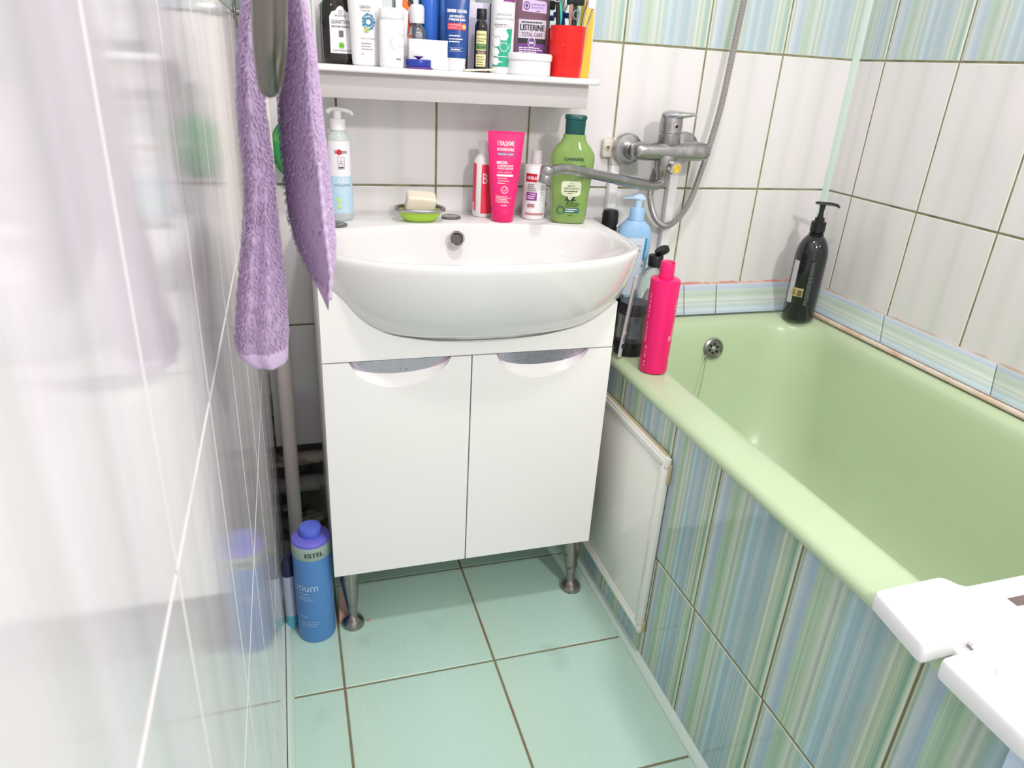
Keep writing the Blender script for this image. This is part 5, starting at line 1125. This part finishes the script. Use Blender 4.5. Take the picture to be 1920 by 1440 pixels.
for i in range(1, 24):
    k = i / 24; ph = PI * (1 - k); inn = .0064 + 0 * k; ouo = .0175 + .005 * k
    SL, SR = sect('L', 1.156, 0), sect('R', 1.16, 0); rr = []
    for (ta, ya), (tb, yb) in zip(SL, SR):
        tt, y = ta, ya * (1 - k) + yb * k; rad = (inn + ouo) / 2 + tt * (ouo - inn) / 2
        zc = cza; rr.append(Vector((cxa + rad * math.cos(ph), y, zc + rad * math.sin(ph))))
    rings.append(rr); meta.append('A')
# drop from the arc to the legs is vertical, so extend both legs up to the arc centre
zr = [1.160 - (1.160 - .953) * i / 95 for i in range(96)]
for z in zr:
    l, r = interp(RIGHT, z); rings.append([Vector(((l + r) / 2 + tt * (r - l) / 2, y, z)) for tt, y in sect('R', z, 0)]); meta.append('R')
tw = Thing('hand_towel', 'lilac terry hand towel with both ends draped over the chrome arm', 'towel', (.066, -.96, 1.188))
TERRY = mat('lilac_terry', (194, 170, 204), .95, bump=1., bscale=420)
HEM = mat('lilac_hem', (206, 184, 216), .8, bump=.4, bscale=500)
tw.part('cloth', [loft(rings)], TERRY, world=True, ang=180)
# terry loops: too many to count, one object
V = []; F = []
r = random.Random(5)
def loop(p, n, down, L_, wd):
    s = n.cross(down).normalized(); k = len(V)
    prof = [(0, -.0003), (.45, .0012), (.85, .0014), (1.0, .0002)]
    for q, h in prof:
        c = p + down * (L_ * q) + n * h
        for sx in (-1, 1): V.append(c + s * (wd * sx * (1 - .3 * q)))
        V.append(c + n * (wd * .9))
    for i in range(3):
        a, b = k + i * 3, k + i * 3 + 3
        F.extend([(a, a + 2, b + 2, b), (a + 2, a + 1, b + 1, b + 2)])
for i in range(1, len(rings) - 1):
    A, B = rings[i - 1], rings[i + 1]; nn = NT
    if meta[i] == 'L' and (rings[i][0].z < .918): continue
    for j in range(nn):
        p = rings[i][j]; e1 = rings[i][(j + 1) % nn] - rings[i][j - 1]; e2 = B[j] - A[j]
        if e1.length < 1e-6: continue
        n = e1.cross(e2)
        if n.length < 1e-12: continue
        n.normalize(); c = sum(rings[i], Vector()) / nn
        if n.dot(p - c) < 0: n = -n
        if n.y > .55: continue
        if meta[i] == 'R' and p.z < .968: continue
        if meta[i] == 'R' and n.x < -.5 and r.random() < (.75 if p.z < 1.05 else .35): continue
        seg = (rings[i][(j + 1) % nn] - p); m = max(1, int(seg.length / .0016))
        for q in range(m):
            if r.random() < (.62 if meta[i] != 'A' else .5):
                pp = p + seg * ((q + r.random()) / m) + Vector((0, 0, r.uniform(-.0010, .0010)))
                dn = Vector((r.uniform(-.35, .35), r.uniform(-.3, .3), -1)); dn = (dn - n * dn.dot(n)).normalized() if meta[i] != 'A' else (e2.normalized())
                loop(pp, (n + Vector((r.uniform(-.25, .25), 0, r.uniform(-.2, .2)))).normalized(), dn, r.uniform(.0022, .0040), r.uniform(.00035, .00055))
tw.part('terry_pile', [([tuple(v) for v in V], F, 0)], TERRY, world=True, stuff=True, fix=False)
# woven hems
hb = []
for i, z in enumerate((.9030, .9045, .9090, .9140, .9165)):
    l, r_ = interp(LEFT, max(z, .9035)); g_ = .0004 if i in (0, 4) else .0011
    hb.append([Vector(((l + r_) / 2 - tt * ((r_ - l) / 2 + g_), y - (g_ if y < -.98 else -g_), z)) for tt, y in sect('L', max(z, .9035), 0)])
tw.part('hem', [loft(hb)], HEM, world=True, ang=180)
hb = []
for i, z in enumerate((.9525, .954, .960, .966, .968)):
    l, r_ = interp(RIGHT, max(z, .953)); g_ = .0002 if i in (0, 4) else .0009
    hb.append([Vector(((l + r_) / 2 + tt * ((r_ - l) / 2 + g_), y - (g_ if y < -.98 else -g_), z)) for tt, y in sect('R', max(z, .953), 0)])
tw.part('hem', [loft(hb)], HEM, world=True, ang=180)
# piped side edges
le = [Vector((interp(LEFT, z)[0] + .0006 + .0006 * math.sin(z * 600), -.992, z)) for z in [.906 + .002 * i for i in range(60)]]
tw.part('side_edge', [tube(le, [.0016 + .0006 * math.sin(i * 1.4) for i in range(60)], 8)], HEM, world=True, ang=180)
re_ = []
for i in range(50):
    z = .962 + .002 * i; l, r_ = interp(RIGHT, z); tt = .42; re_.append(Vector(((l + r_) / 2 + tt * (r_ - l) / 2 + .0008, -1.0235, z)))
tw.part('side_edge', [tube(re_, [.0016 + .0004 * math.sin(i * 1.3) for i in range(50)], 8)], HEM, world=True, ang=180)

t = Thing('wall_lamp', 'white lamp fitting high up behind the photographer', 'lamp', (0.80, -2.32, 2.08))
t.part('arm', [tube([(0, -.228, .03), (0, -.10, .06), (0, -.012, .03)], .008, 10)], WPLAST)
t.part('shade', [xf(lathe([(.09, -.0), (.092, .004), (.06, .03), (.02, .04)], 32), Rx(math.radians(62)) @ Tr(0, .0, .012))], WPLAST)

t = Thing('cosmetic_jar', 'clear jar with black lid half hidden between the basin and the smoky jar', 'jar', (.7300, -.200, BZ), 0, G3)
t.part('body', [lathe([(.020, 0), (.022, .002), (.022, .085)], 32)], SMK); t.part('lid', [lathe([(.0225, .085), (.023, .087), (.023, .108), (.021, .110)], 32)], DRK)
